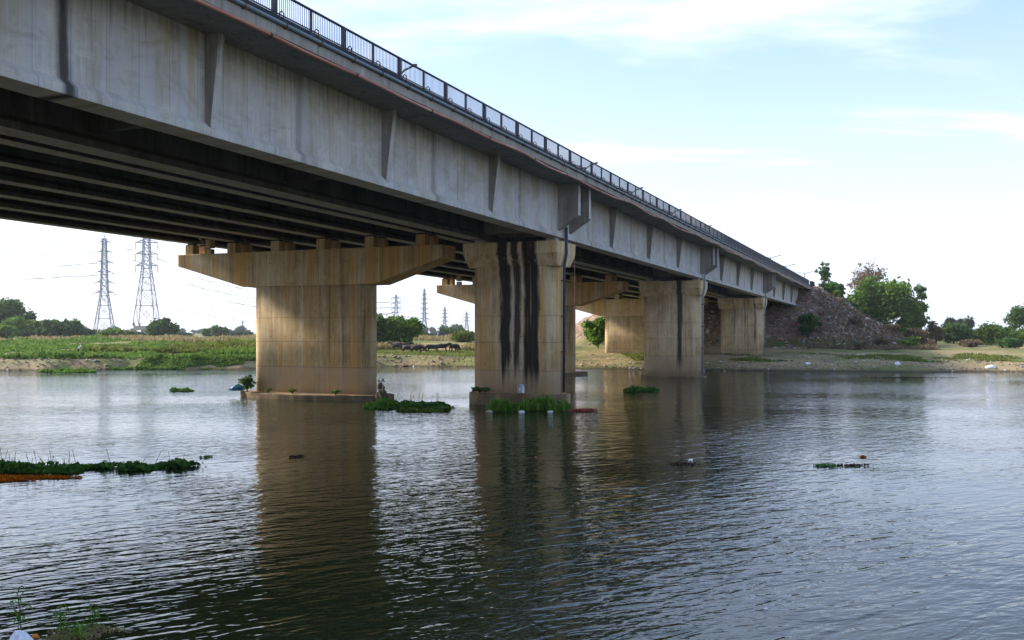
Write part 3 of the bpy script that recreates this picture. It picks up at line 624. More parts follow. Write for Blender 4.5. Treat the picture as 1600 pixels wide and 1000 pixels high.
# far hedge line: small trees across the horizon, one mesh shared by many
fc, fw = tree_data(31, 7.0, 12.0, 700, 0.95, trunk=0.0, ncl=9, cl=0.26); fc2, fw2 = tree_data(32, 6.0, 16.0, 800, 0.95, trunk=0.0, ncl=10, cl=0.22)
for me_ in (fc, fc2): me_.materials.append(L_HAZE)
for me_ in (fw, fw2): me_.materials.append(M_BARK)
gh = np.random.default_rng(5)
k = 0
for x0, x1, n_, where in ((-30, 395, 30, 'the left field'), (586, 734, 14, 'the gap between the two near piers'), (1452, 1620, 14, 'the right bank bushes')):
    for j in range(n_):
        Z = 620 + gh.random()*520; xp = x0 + (x1-x0)*(j + gh.random())/n_; x = px(xp, Z); k += 1
        o = empty('distant_tree', (x, Z, gz(x, Z)), gh.random()*6.28, label='small hazy tree on the far horizon behind ' + where, cat='tree', group='distant trees behind ' + where)
        s = 0.55 + 0.75*gh.random(); o.scale = (s*1.1, s*1.1, s*(0.75+0.5*gh.random()))
        a_, b_ = (fc, fw) if k % 2 else (fc2, fw2); link('crown', a_, None, o); link('trunk', b_, None, o)
# embankment and right hand bank
def on_bank(name, label, u, v, h, w, leaves, leaf, mat, seed, cat='tree', **k):
    x, y = bw(u, v); return plant(name, label, cat, x, y, h, w, leaves, leaf, mat, seed, **k)
tl('bank_tree', 'dense bright green tree covering the right side of the rubbish slope', 1376, 178, 430, 84, 15000, L_GREEN, 41, trunk=0.04, ncl=34, cl=0.17, leaf=0.42)
tl('bank_tree', 'lower dark green tree at the right end of the green clump', 1420, 176, 456, 52, 9000, L_GREEN, 42, trunk=0.0, ncl=26, leaf=0.42)
tl('bank_tree', 'slim ragged tree sticking out at the right of the green clump', 1438, 184, 442, 24, 1500, L_DARK, 43, trunk=0.3, ncl=12, cl=0.2, leaf=0.42)
tl('bank_tree', 'almost leafless brown tree rising behind the green clump', 1352, 200, 403, 66, 1500, L_DRY, 44, trunk=0.2, ncl=30, cl=0.12, bare=True, bark=M_BARK2, leaf=0.30)
tl('bank_tree', 'rounded green tree top just right of the leafless tree', 1374, 196, 424, 32, 3600, L_GREEN, 45, trunk=0.1, leaf=0.42)
tl('sapling_tree', 'thin dark sapling beside the end of the railing', 1288, 178, 407, 30, 620, L_DARK, 246, trunk=0.15, ncl=34, cl=0.10, leaf=0.32, bare=True)
tl('bank_bush', 'dark leafy bush at the top of the rubbish slope under the sapling', 1300, 174, 437, 36, 2600, L_DARK, 47, cat='bush', trunk=0.0, part='stem', leaf=0.36)
tl('bank_bush', 'dark green bush in the shade beside the far end of the deck', 1263, 160, 488, 36, 2400, L_DARK, 148, cat='bush', trunk=0.0, part='stem', leaf=0.36, ncl=18)
tl('bank_bush', 'sunlit leafy bush seen under the deck between two hammerhead piers', 935, 158, 491, 44, 3000, L_BRIGHT, 49, cat='bush', trunk=0.02, part='stem', leaf=0.46)
tl('bank_bush', 'second leafy bush under the deck, beside the pale hammerhead pier', 958, 166, 486, 30, 2200, L_GREEN, 50, cat='bush', trunk=0.02, part='stem', leaf=0.46)
GR1 = 'bushes on the right bank'
for k, (xp, Z, top, wpx, n, mat, lab) in enumerate([
    (1432, 168, 508, 34, 2600, L_DRY, 'brown dry bush at the lower right foot of the green clump'),
    (1412, 160, 532, 26, 1800, L_GREEN, 'small green bush at the foot of the rubbish slope'),
    (1462, 175, 500, 26, 2200, L_DRY, 'upright reddish brown dry bush in the dip right of the slope'),
    (1490, 185, 504, 44, 3400, L_DARK, 'wide dull green bush below the distant round tree'),
    (1528, 190, 516, 42, 3400, L_GREEN, 'low mixed green bush above the pale boulder'),
    (1556, 180, 503, 50, 4600, L_GREEN, 'largest green bush near the right edge'),
    (1598, 185, 513, 46, 4000, L_GREEN, 'green bush cut by the right edge of the picture'),
    (1575, 160, 527, 40, 2600, L_DARK, 'low dark bush above the dirt track'),
    (1515, 165, 531, 36, 2000, L_DRY, 'low brown bush left of the pale boulder')]):
    tl('bank_bush', lab, xp, Z, top, wpx, n, mat, 60+k, GR1, 'bush', trunk=0.0, part='stem', leaf=0.33)
tl('field_tree', 'round bluish green tree beyond the right bank bushes', 1498, 330, 491, 38, 4200, L_HAZE, 77, trunk=0.0, ncl=22)
tl('thorn_tree', 'open feathery thorn tree at the right edge', 1606, 190, 473, 62, 2600, L_DARK, 71, trunk=0.3, ncl=20, cl=0.15, bare=True, leaf=0.34)

g = np.random.default_rng(90)
for k, (xp, Z, top, wpx, n, mat, lab) in enumerate([
    (22, 280, 494, 44, 4200, L_GREEN, 'olive bush filling the gap under the tallest broad tree'),
    (62, 300, 502, 46, 4200, L_DARK, 'dark bush behind the rounded olive tree'),
    (102, 290, 499, 44, 3000, L_DARK, 'ragged dark tree, second left of the first pylon'),
    (128, 330, 512, 34, 2600, L_HAZE, 'low grey green bush, first left of the first pylon'),
    (5, 250, 508, 40, 3000, L_GREEN, 'green bush at the extreme left edge of the field'),
    (186, 300, 518, 30, 2200, L_GREEN, 'low bush just right of the first pylon'),
    (214, 330, 520, 26, 1800, L_HAZE, 'low grey bush left of the pylon pedestal'),
    (282, 420, 521, 40, 2200, L_HAZE, 'hazy low tree right of the pylon pedestal'),
    (375, 460, 520, 44, 2400, L_HAZE, 'hazy low tree next to the large hammerhead pier')]):
    tl('field_bush', lab, xp, Z, top, wpx, n, mat, 130+k, G1, 'bush', trunk=0.0, part='stem')
for k, (u_, v_, h_, w_, mat, lab) in enumerate([
    (168, 6.5, 1.8, 3.0, L_DRY, 'brown scrub low on the left part of the rubbish slope'), (171, 10.5, 1.6, 2.6, L_DRY, 'brown scrub halfway up the left part of the rubbish slope'),
    (177, 5.0, 1.6, 3.2, L_DRY, 'wide brown scrub in the middle of the rubbish slope'), (181, 10.0, 1.5, 2.4, L_GREEN, 'small green shrub high in the middle of the rubbish slope'),
    (176, 1.5, 1.5, 2.8, L_GREEN, 'low green shrub at the foot of the rubbish slope, middle'), (186, 2.5, 1.8, 3.4, L_DRY, 'brown scrub below the dense green tree'),
    (166, 2.0, 1.2, 2.6, L_GREEN, 'low green shrub at the left foot of the rubbish slope'), (192, 0.5, 1.7, 3.6, L_DRY, 'brown scrub at the right foot of the rubbish slope'),
    (179, 14.2, 1.5, 2.0, L_GREEN, 'small green shrub beside the end of the deck'), (160, 9.0, 1.3, 2.4, L_DRY, 'brown scrub beside the farthest wall pier')]):
    x, y = bw(u_, v_); plant('slope_bush', lab, 'bush', x, y, h_, w_, 900, 0.28, mat, 160+k, 'scrub on the rubbish slope', part='stem', trunk=0.0)
# green belt on the left bank, grass, straw: uncountable cover
def cover(name, label, cat, pts, size, mat, seed, up=0.5, stretch=1.6, hgt=0.4):
    g = np.random.default_rng(seed); pts = np.asarray(pts); z = ground_z(pts[:, 0], pts[:, 1])
    C = np.stack([pts[:, 0], pts[:, 1], z + (pts[:, 2] if pts.shape[1] > 2 else g.random(len(pts))*hgt)], 1)
    V, F_ = quads(C, size, g, up=up, stretch=stretch); return tag(link(name, mesh_np(name, V, F_), mat), label, cat, kind='stuff')
g = np.random.default_rng(91)
def belt(n, X0, X1, d0, d1, thr, hmax, f=0.09, seed=0.0):
    X = X0 + g.random(n)*(X1-X0); d = d0 + g.random(n)**1.3*(d1-d0); Y = np.interp(X, SHX, SHY) + d
    q = fbm(X*f+seed, Y*f*0.6+seed*2); keep = q > thr; X, Y, q = X[keep], Y[keep], q[keep]
    return np.stack([X, Y, (q-thr)/0.25*hmax*g.random(len(X))], 1)
cover('bank_plants', 'dense green weeds covering the top of the left bank', 'weeds', belt(52000, -105, -26, 4, 110, 0.36, 1.0), 0.42, L_GREEN, 1)
cover('bank_plants', 'yellow green leafy crop on the left bank near the large pier', 'weeds', belt(12000, -60, -28, 20, 60, 0.40, 1.3, seed=4), 0.42, L_LIME, 2)
cover('dry_grass', 'pale straw coloured grass along the back of the left field', 'dry grass', belt(16000, -130, 10, 95, 170, 0.46, 0.8, seed=8), 0.55, L_STRAW, 3, up=0.8, stretch=2.2)
cover('dry_grass', 'brown and straw coloured grass on the bank behind the buffaloes', 'dry grass', belt(14000, -26, 4, 24, 60, 0.42, 1.2, seed=11), 0.36, L_STRAW, 4, up=0.8, stretch=2.2)
cover('bank_grass', 'short green grass on the bank under the buffaloes', 'grass', belt(12000, -26, 6, 6, 26, 0.36, 0.06, seed=14), 0.11, L_LIME, 5, up=0.8, stretch=2)
cover('bank_grass', 'patchy green grass on the low right bank', 'grass', belt(22000, 16, 75, 8, 24, 0.57, 0.40, 0.16, seed=17), 0.16, L_LIME, 6, up=0.8, stretch=2)
cover('slope_weeds', 'brown dead weeds over the rubbish slope', 'weeds', np.stack([*(lambda u, v: (u*ST - v*CT, u*CT + v*ST))(158+g.random(16000)*62, -2+g.random(16000)*19)], 1), 0.30, L_DRY, 7, up=0.6, hgt=0.5)
cover('bank_plants', 'low green weeds along the foot of the left bank at the waterline', 'weeds', belt(9000, -46, -27, -0.5, 4.5, 0.38, 0.5, 0.2, seed=21), 0.26, L_GREEN, 8)

# rubbish: bits beyond counting, strewn over slope and shore
def bits(name, label, XY, size, seed, palette, lift=0.02, flat=0.45):
    g = np.random.default_rng(seed); z = ground_z(XY[:, 0], XY[:, 1]); n = len(XY); col = g.choice(len(palette), n, p=[p[1] for p in palette])
    base = np.array([(-1,-1,-1),(1,-1,-1),(1,1,-1),(-1,1,-1),(-1,-1,1),(1,-1,1),(1,1,1),(-1,1,1)], float)
    S_ = (size*(0.35+1.1*g.random((n, 1))**2))*np.stack([0.5+g.random(n), 0.5+g.random(n), flat*(0.3+g.random(n))], 1)*0.5
    V = base[None]*S_[:, None, :]*(0.75+0.5*g.random((n, 8, 1)))
    a = g.random(n)*6.28; b = (g.random(n)-0.5)*1.4; ca, sa, cb, sb = np.cos(a), np.sin(a), np.cos(b), np.sin(b)
    x = V[..., 0]*cb[:, None] + V[..., 2]*sb[:, None]; zz = -V[..., 0]*sb[:, None] + V[..., 2]*cb[:, None]; y = V[..., 1]
    V = np.stack([x*ca[:, None]-y*sa[:, None], x*sa[:, None]+y*ca[:, None], zz], -1) + np.stack([XY[:, 0], XY[:, 1], z+lift], 1)[:, None, :]
    q = np.array([(3,2,1,0),(4,5,6,7),(0,1,5,4),(1,2,6,5),(2,3,7,6),(3,0,4,7)]); F_ = (np.arange(n)[:, None, None]*8 + q[None]).reshape(-1, 4)
    me = mesh_np(name, V.reshape(-1, 3), F_)
    me.polygons.foreach_set('material_index', np.repeat(col, 6).astype(np.int32)); return tag(link(name, me, [p[0] for p in palette]), label, 'rubbish', kind='stuff')
RB = [plain('rubbish_%s' % n, c, 0.8, scale=2) for n, c in (('white', (0.55, 0.54, 0.53)), ('pink', (0.46, 0.30, 0.24)), ('brown', (0.23, 0.16, 0.11)), ('blue', (0.12, 0.20, 0.30)), ('red', (0.33, 0.07, 0.05)), ('grey', (0.24, 0.225, 0.22)), ('yellow', (0.45, 0.33, 0.06)))]
pal = list(zip(RB, (0.07, 0.14, 0.53, 0.02, 0.03, 0.20, 0.01)))
u = 160 + g.random(7000)*42; v = 0.5 + g.random(7000)*17.5; k_ = fbm(u*0.12, v*0.12) + 0.25*(u < 186) > 0.5
bits('rubbish', 'household rubbish tipped down the embankment slope by the bridge', np.stack(bw(u[k_], v[k_]), 1), 0.34, 51, pal)
u = 177 + g.random(420)*9; v = 7 + g.random(420)*10
bits('rubbish_heap', 'brighter pink and white rubbish heaped at the top of the slope', np.stack(bw(u, v), 1), 0.6, 55, list(zip(RB, (0.26, 0.30, 0.14, 0.05, 0.12, 0.08, 0.05))))
u = 162 + g.random(2600)*14; v = 17 + g.random(2600)*36
bits('rubble', 'stones and rubbish on the shaded slope under the far end of the deck', np.stack(bw(u, v), 1), 0.4, 52, list(zip(RB, (0.08, 0.20, 0.36, 0.02, 0.02, 0.31, 0.01))))
X = 8 + g.random(2200)*62; Y = np.interp(X, SHX, SHY) + 0.4 + g.random(2200)**2*22
bits('shore_litter', 'scattered litter and stones on the low right shore', np.stack([X, Y], 1), 0.19, 53, list(zip(RB, (0.10, 0.05, 0.52, 0.02, 0.02, 0.28, 0.01))))
X = -90 + g.random(1600)*98; Y = np.interp(X, SHX, SHY) + 0.3 + g.random(1600)*5
bits('shore_clods', 'clods of earth and litter on the cut left bank', np.stack([X, Y], 1), 0.22, 54, list(zip(RB, (0.03, 0.02, 0.72, 0.01, 0.01, 0.20, 0.01))))
# single pieces that stand out on the shore
M_BAG = plain('white_plastic', (0.72, 0.74, 0.78), 0.45, var=0.1); M_STONE = plain('pale_stone', (0.42, 0.34, 0.27), 0.9); M_BLUE = plain('blue_plastic', (0.04, 0.16, 0.28), 0.4); M_PINK = plain('greyish_pink_stone', (0.36, 0.28, 0.28), 0.9)
def lump(name, label, cat, x, y, z, sx, sy, sz, mat, seed, rough=0.3):
    bm = bmesh.new(); bmesh.ops.create_icosphere(bm, subdivisions=3, radius=1); r_ = random.Random(seed); o_ = [r_.random()*50 for _ in range(2)]
    for w_ in bm.verts:
        c_ = w_.co; q = float(fbm(np.array([c_.x*1.6+o_[0]+c_.z]), np.array([c_.y*1.6+o_[1]-c_.z]))[0]) - 0.47; c_ *= 1 + rough*2.6*q
        c_.x *= sx; c_.y *= sy; c_.z = max(c_.z, -0.35)*sz
    me = bpy.data.meshes.new(name); bm.to_mesh(me); bm.free()
    o = link(name, me, mat); o.location = (x, y, z + 0.2*sz); tag(o, label, cat); return o
for nm, xp, yp, sx, sz, mat, lab in (('plastic_bag', 1548, 580, 0.55, 0.28, M_BAG, 'large white plastic bag at the water edge near the right side'), ('plastic_bag', 1262, 578, 0.36, 0.2, M_BAG, 'white plastic bag at the water edge below the rubbish slope'), ('plastic_bag', 1402, 573, 0.3, 0.3, M_BAG, 'small white bag standing on the right shore'), ('boulder', 1518, 539, 0.7, 0.75, M_STONE, 'pale boulder below the right bank bushes'), ('stone', 1345, 566, 0.7, 0.22, M_STONE, 'flat pale stone slab on the right shore')):
    zz = 0.02 if yp > 577 else (1.7 if yp < 545 else 0.5); Z = (EYE-zz)*1500/(yp-520); x = px(xp, Z)
    lump(nm, lab, 'stone' if mat is M_STONE else 'bag', x, Z, max(gz(x, Z), 0.0), sx, sx*0.8, sz, mat, int(xp))
# ------------------------------------------------------------------ floating plants
def mat_patch(name, label, poly, n, size, hgt, mat, seed, grassy=False, cat='water plants', spikes=0):
    """a raft of water plants; poly = list of (Xcentre, Ycentre, rx, ry) ellipses on the water"""
    g = np.random.default_rng(seed); core = poly; poly = []
    for e in core:                                     # ragged: every raft is a huddle of smaller tufts
        for q in range(9):
            a0 = g.random()*6.283; r0 = math.sqrt(g.random())*0.78; f0 = 0.22 + 0.30*g.random(); poly.append((e[0]+math.cos(a0)*r0*e[2], e[1]+math.sin(a0)*r0*e[3], e[2]*f0, e[3]*f0))
    ar = np.array([e[2]*e[3] for e in poly]); k = g.choice(len(poly), n, p=ar/ar.sum())
    a = g.random(n)*6.283; r = np.sqrt(g.random(n)); E_ = np.array(poly)[k]
    x0, y0 = np.mean([e[0] for e in poly]), np.mean([e[1] for e in poly])
    edge = 1 - r**3
    wob = 1 + 1.1*(fbm(np.cos(a)*2.5+E_[:, 0]*3, np.sin(a)*2.5+seed)-0.5)
    X = E_[:, 0] + np.cos(a)*r*E_[:, 2]*wob - x0; Y = E_[:, 1] + np.sin(a)*r*E_[:, 3]*wob - y0
    Zc = 0.02 + 0.62*hgt*(0.12+0.7*edge)*np.clip(2.6*fbm(X*1.1+seed, Y*1.1)-0.55, 0.12, 1.6)*g.random(n)**0.7
    V, F_ = quads(np.stack([X, Y, Zc], 1), size, g, flat=0.2, up=0.85 if grassy else 0.25, stretch=3.0 if grassy else 1.15)
    V[:, 2] = np.maximum(V[:, 2], 0.004)
    if spikes:
        q = g.choice(n, spikes); sv = []; sf = []
        for i in q:
            b = len(sv); d = g.normal(size=2)*0.14; hh = hgt*(0.6+0.9*g.random()); w_ = size*0.06
            sv += [(X[i]-w_, Y[i], 0), (X[i]+w_, Y[i], 0), (X[i]+d[0]+w_, Y[i]+d[1], hh), (X[i]+d[0]-w_, Y[i]+d[1], hh)]; sf.append([b, b+1, b+2, b+3])
        sf = np.array(sf)+len(V); V = np.concatenate([V, np.array(sv)]); F_ = np.concatenate([F_, sf])
    o = link(name, mesh_np(name, V, F_), mat); o.location = (x0, y0, 0); return tag(o, label, cat)
def wp(xp, yp): Z = EYE*1500/(yp-520); return px(xp, Z), Z
mat_patch('floating_plants', 'long raft of dark green water plants at the left edge, nearest to us', [(-17.6, 31.2, 3.0, 1.15), (-14.6, 31.5, 1.9, 1.0), (-12.6, 31.9, 1.4, 0.75), (-11.1, 32.3, 1.0, 0.45)], 6500, 0.135, 0.46, L_HYA, 201, spikes=60)
mat_patch('floating_plants', 'green raft of water plants right of the large hammerhead pier', [(-7.2, 58.8, 2.0, 2.6), (-5.4, 58.0, 1.9, 1.9)], 7000, 0.17, 0.62, L_HYA, 202, spikes=30)
mat_patch('floating_plants', 'low yellowish raft of water plants at the tip of the green raft', [(-4.6, 55.6, 1.5, 1.0), (-5.9, 55.3, 0.9, 0.7)], 2400, 0.13, 0.28, L_GREEN, 203)
mat_patch('waterside_grass', 'tuft of bright grass at the foot of the black streaked pier', [(1.0, 55.6, 2.2, 0.8), (2.4, 55.9, 0.9, 0.8), (-0.2, 55.3, 0.8, 0.5)], 3800, 0.2, 0.85, L_BRIGHT, 204, True, 'grass')
x, Z = wp(106, 582); mat_patch('floating_plants', 'narrow bright green raft of water plants off the left bank', [(x, Z, 2.9, 1.6)], 2600, 0.3, 0.75, L_BRIGHT, 205)
x, Z = wp(286, 611); mat_patch('floating_plants', 'tiny clump of water plants left of the large hammerhead pier', [(x, Z, 0.95, 0.9), (x-0.85, Z+0.5, 0.3, 0.4)], 700, 0.17, 0.4, L_HYA, 206)
x, Z = wp(1003, 611); mat_patch('floating_plants', 'small clump of water plants in front of the middle wall pier', [(x, Z, 1.35, 1.3), (x-1.1, Z-0.4, 0.5, 0.6)], 1500, 0.18, 0.6, L_HYA, 207)
x, Z = wp(215, 577); mat_patch('floating_plants', 'green water plants along the foot of the left bank', [(x-0.5, Z, 3.2, 1.5), (x+5.5, Z+1.5, 4.0, 1.8), (x+12, Z+3, 3.6, 1.6)], 4200, 0.3, 0.7, L_BRIGHT, 208)
x, Z = wp(1290, 729); mat_patch('floating_plants', 'thin strip of drifting plants and debris at right', [(x, Z, 0.40, 0.25)], 110, 0.08, 0.07, L_HYA, 209)
# drifting litter
L_ORANGE = leaf_mat('petal_orange', (0.36, 0.07, 0.005), (0.55, 0.17, 0.015), 0.15); L_MUD = leaf_mat('drift_brown', (0.035, 0.022, 0.014), (0.11, 0.07, 0.05), 0.1)
mat_patch('orange_petals', 'drift of orange marigold petals beside the nearest raft of plants', [(-16.9, 29.5, 2.2, 0.75), (-15.0, 29.9, 1.7, 0.40), (-17.8, 28.8, 1.2, 0.6)], 9000, 0.06, 0.06, L_ORANGE, 210, cat='petals')
def drift(xp, yp, rx, ry, n, seed, lab, mat=L_MUD):
    x, Z = wp(xp, yp); return mat_patch('drifting_debris', lab, [(x, Z, rx, ry)], n, 0.075, 0.04, mat, seed, cat='debris')
drift(464, 714, 0.30, 0.35, 110, 211, 'small dark clump of debris in the reflection of the large pier')
drift(1068, 725, 0.60, 0.35, 130, 212, 'brown patch of debris with a white lump, floating at centre right')
drift(1316, 728, 0.85, 0.25, 130, 213, 'reddish line of debris beside the drifting plants at right')
drift(1346, 714, 0.16, 0.14, 60, 214, 'small orange scrap floating at right', L_ORANGE)
drift(322, 715, 0.25, 0.3, 60, 215, 'few dark leaves floating off the tip of the nearest raft', L_HYA)
drift(1440, 590, 5.0, 0.6, 700, 216, 'brown weed line floating just off the right shore')
for xp, yp, s, mat, lab in ((1079, 720, 0.075, M_BAG, 'white lump floating in the brown debris patch'), (837, 715, 0.05, RB[4], 'tiny red scrap floating between the two pier reflections'), (1197, 952, 0.03, M_BAG, 'tiny white scrap floating at lower right')):
    x, Z = wp(xp, yp); lump('floating_scrap', lab, 'litter', x, Z, 0, s, s, s*0.8, mat, int(xp))
# things left on the pier footings
def at_pier(u, v): return bw(u, v)
x, y = at_pier(54.45, 22.75)
can = empty('paint_tin', (x, y, 0.80), 0.3, label='dented whitish metal tin on the footing of the black streaked pier', cat='tin')
M_TIN = NT('tin_metal'); _f = M_TIN.noise(M_TIN.co((6, 6, 3)), 1, 4); M_TIN = M_TIN.pbr(M_TIN.ramp(_f, [(0.4, (0.22, 0.25, 0.27)), (0.55, (0.55, 0.58, 0.60)), (0.7, (0.70, 0.72, 0.72))]), 0.5)
pr = [(0.235, 0), (0.24, 0.02), (0.232, 0.04), (0.235, 0.5), (0.245, 0.52), (0.225, 0.525), (0.21, 0.48)]
MB().loft([[(r_*math.cos(k*math.pi/10), r_*math.sin(k*math.pi/10), z) for k in range(20)] for r_, z in pr]).obj('body', M_TIN, can, smooth=True)
MB().tube([(0.24*math.cos(a_), 0.24*math.sin(a_), 0.5-0.16*math.sin(a_)) for a_ in np.linspace(0, math.pi, 9)], 0.008, 5).obj('handle', M_STEEL, can)
x, y = at_pier(54.7, 44.6); lump('blue_sheet', 'crumpled blue plastic sheet on the footing of the large hammerhead pier', 'plastic sheet', x, y, 0.46, 0.55, 0.4, 0.3, M_BLUE, 5, 0.5)
x, y = at_pier(54.5, 43.6); plant('footing_weed', 'dark weed growing on the left end of the large pier footing', 'weed', x, y, 1.2, 1.5, 420, 0.16, L_DARK, 301, z=0.44, trunk=0.0, part='stem')
x, y = at_pier(55.3, 33.2); plant('footing_weed', 'twiggy dry weed at the right end of the large pier footing', 'weed', x, y, 1.3, 0.9, 60, 0.12, L_DRY, 302, z=0.3, trunk=0.0, part='stem', bare=True)
x, y = at_pier(54.6, 33.4); lump('mud_lump', 'dark lump of driftwood and mud against the right end of the large pier', 'debris', x+0.6, y+0.2, 0.1, 0.42, 0.3, 0.5, M_BARK, 19, 0.5)
for k, (v_, n_) in enumerate(((39.5, 120), (36.0, 160), (41.5, 100))):
    x, y = at_pier(54.15, v_); plant('footing_weed', ['small weed midway along the front of the large pier footing', 'small weed towards the right of the large pier footing', 'small weed towards the left of the large pier footing'][k], 'weed', x, y, 0.28, 0.8, n_, 0.1, L_GREEN, 310+k, z=0.45, trunk=0.0, part='stem')
x, y = at_pier(54.6, 25.6); plant('footing_weed', 'mossy weed strip on the footing left of the paint tin', 'weed', x, y, 0.3, 2.0, 420, 0.09, L_DARK, 320, z=0.8, trunk=0.0, part='stem')
for k, (dx, mat, lab) in enumerate(((0.55, M_BAG, 'left white bag floating by the bright grass'), (2.2, M_BAG, 'right white bag floating by the bright grass'), (-1.3, M_STONE, 'pale driftwood scrap left of the bright grass'))):
    lump('floating_bag' if k < 2 else 'driftwood', lab, 'bag' if k < 2 else 'driftwood', dx, 54.35+0.1*k, 0.0, 0.17, 0.10, 0.08, mat, 40+k, 0.5)
cl = [(3.9, 55.6, 0.9, 0.5)]; mat_patch('drifting_debris', 'red and brown litter drifting right of the bright grass', cl, 260, 0.14, 0.14, RB[4], 217, cat='debris')

# ------------------------------------------------------------------ near bank at the lower left corner
def reed(name, label, x, y, h, n, seed, mat=L_BRIGHT):
    g = np.random.default_rng(seed); o = empty(name, (x, y, max(gz(x, y), 0)), label=label, cat='plant')
    st = MB(); lv = MB()
    for k in range(n):
        a_ = g.random()*6.28; lean = 0.12+0.25*g.random(); hh = h*(0.6+0.5*g.random())
        p = [Vector((math.cos(a_)*0.03*k, math.sin(a_)*0.03*k, -0.03)), Vector((math.cos(a_)*lean*hh*0.4, math.sin(a_)*lean*hh*0.4, hh*0.55)), Vector((math.cos(a_)*lean*hh, math.sin(a_)*lean*hh, hh))]
        st.tube(p, 0.006, 5, 0.003)
        for j in range(6):
            b_ = p[0].lerp(p[1], 0.4+j*0.15) if j < 3 else p[1].lerp(p[2], (j-3)*0.4); q = g.random()*6.28; L_ = 0.13+0.12*g.random(); d = Vector((math.cos(q), math.sin(q), 0)); s_ = Vector((-math.sin(q), math.cos(q), 0))*0.016
            pts = [b_, b_ + d*L_*0.4 + Vector((0, 0, L_*0.42)), b_ + d*L_*0.8 + Vector((0, 0, L_*0.40)), b_ + d*L_*1.15 + Vector((0, 0, L_*0.05))]
            i = len(lv.v)
            for m_, w_ in zip(pts, (0.4, 1.0, 0.8, 0.05)): lv.v += [tuple(m_ + s_*w_), tuple(m_ - s_*w_)]
            for m_ in range(3): lv.f.append([i+2*m_, i+2*m_+1, i+2*m_+3, i+2*m_+2])
    st.obj('stem', L_GREEN, o); lv.obj('leaves', mat, o)
reed('shore_plant', 'slender green plant at the extreme lower left corner', -7.45, 14.6, 0.62, 3, 1)
reed('shore_plant', 'slender green plant in the middle of the corner clump', -6.62, 14.2, 0.42, 3, 2)
reed('shore_plant', 'slender green plant at the right of the corner clump', -6.35, 14.5, 0.40, 3, 3)
reed('shore_plant', 'short green plant at the bottom edge, right of the corner clump', -6.25, 13.9, 0.22, 3, 4)
lump('plastic_bag', 'crumpled white plastic bag in the lower left corner', 'bag', -7.05, 13.75, max(gz(-7.05, 13.75), 0), 0.17, 0.15, 0.16, M_BAG, 3, 0.5)
lump('stone', 'greyish pink round stone beside the white bag in the corner', 'stone', -6.78, 13.75, max(gz(-6.78, 13.75), 0), 0.10, 0.09, 0.09, M_PINK, 4, 0.2)
lump('marigold_flower', 'orange flower head beside the white bag in the corner', 'flower', -6.98, 14.05, max(gz(-6.98, 14.05), 0)+0.04, 0.045, 0.045, 0.045, plain('marigold', (0.60, 0.20, 0.01), 0.8), 6, 0.3)
mat_patch('shore_debris', 'tangle of wet straw and litter at the lower left corner', [(-6.75, 14.1, 0.75, 0.45), (-6.2, 14.6, 0.4, 0.35)], 1500, 0.035, 0.05, L_STRAW, 219, False, 'debris')

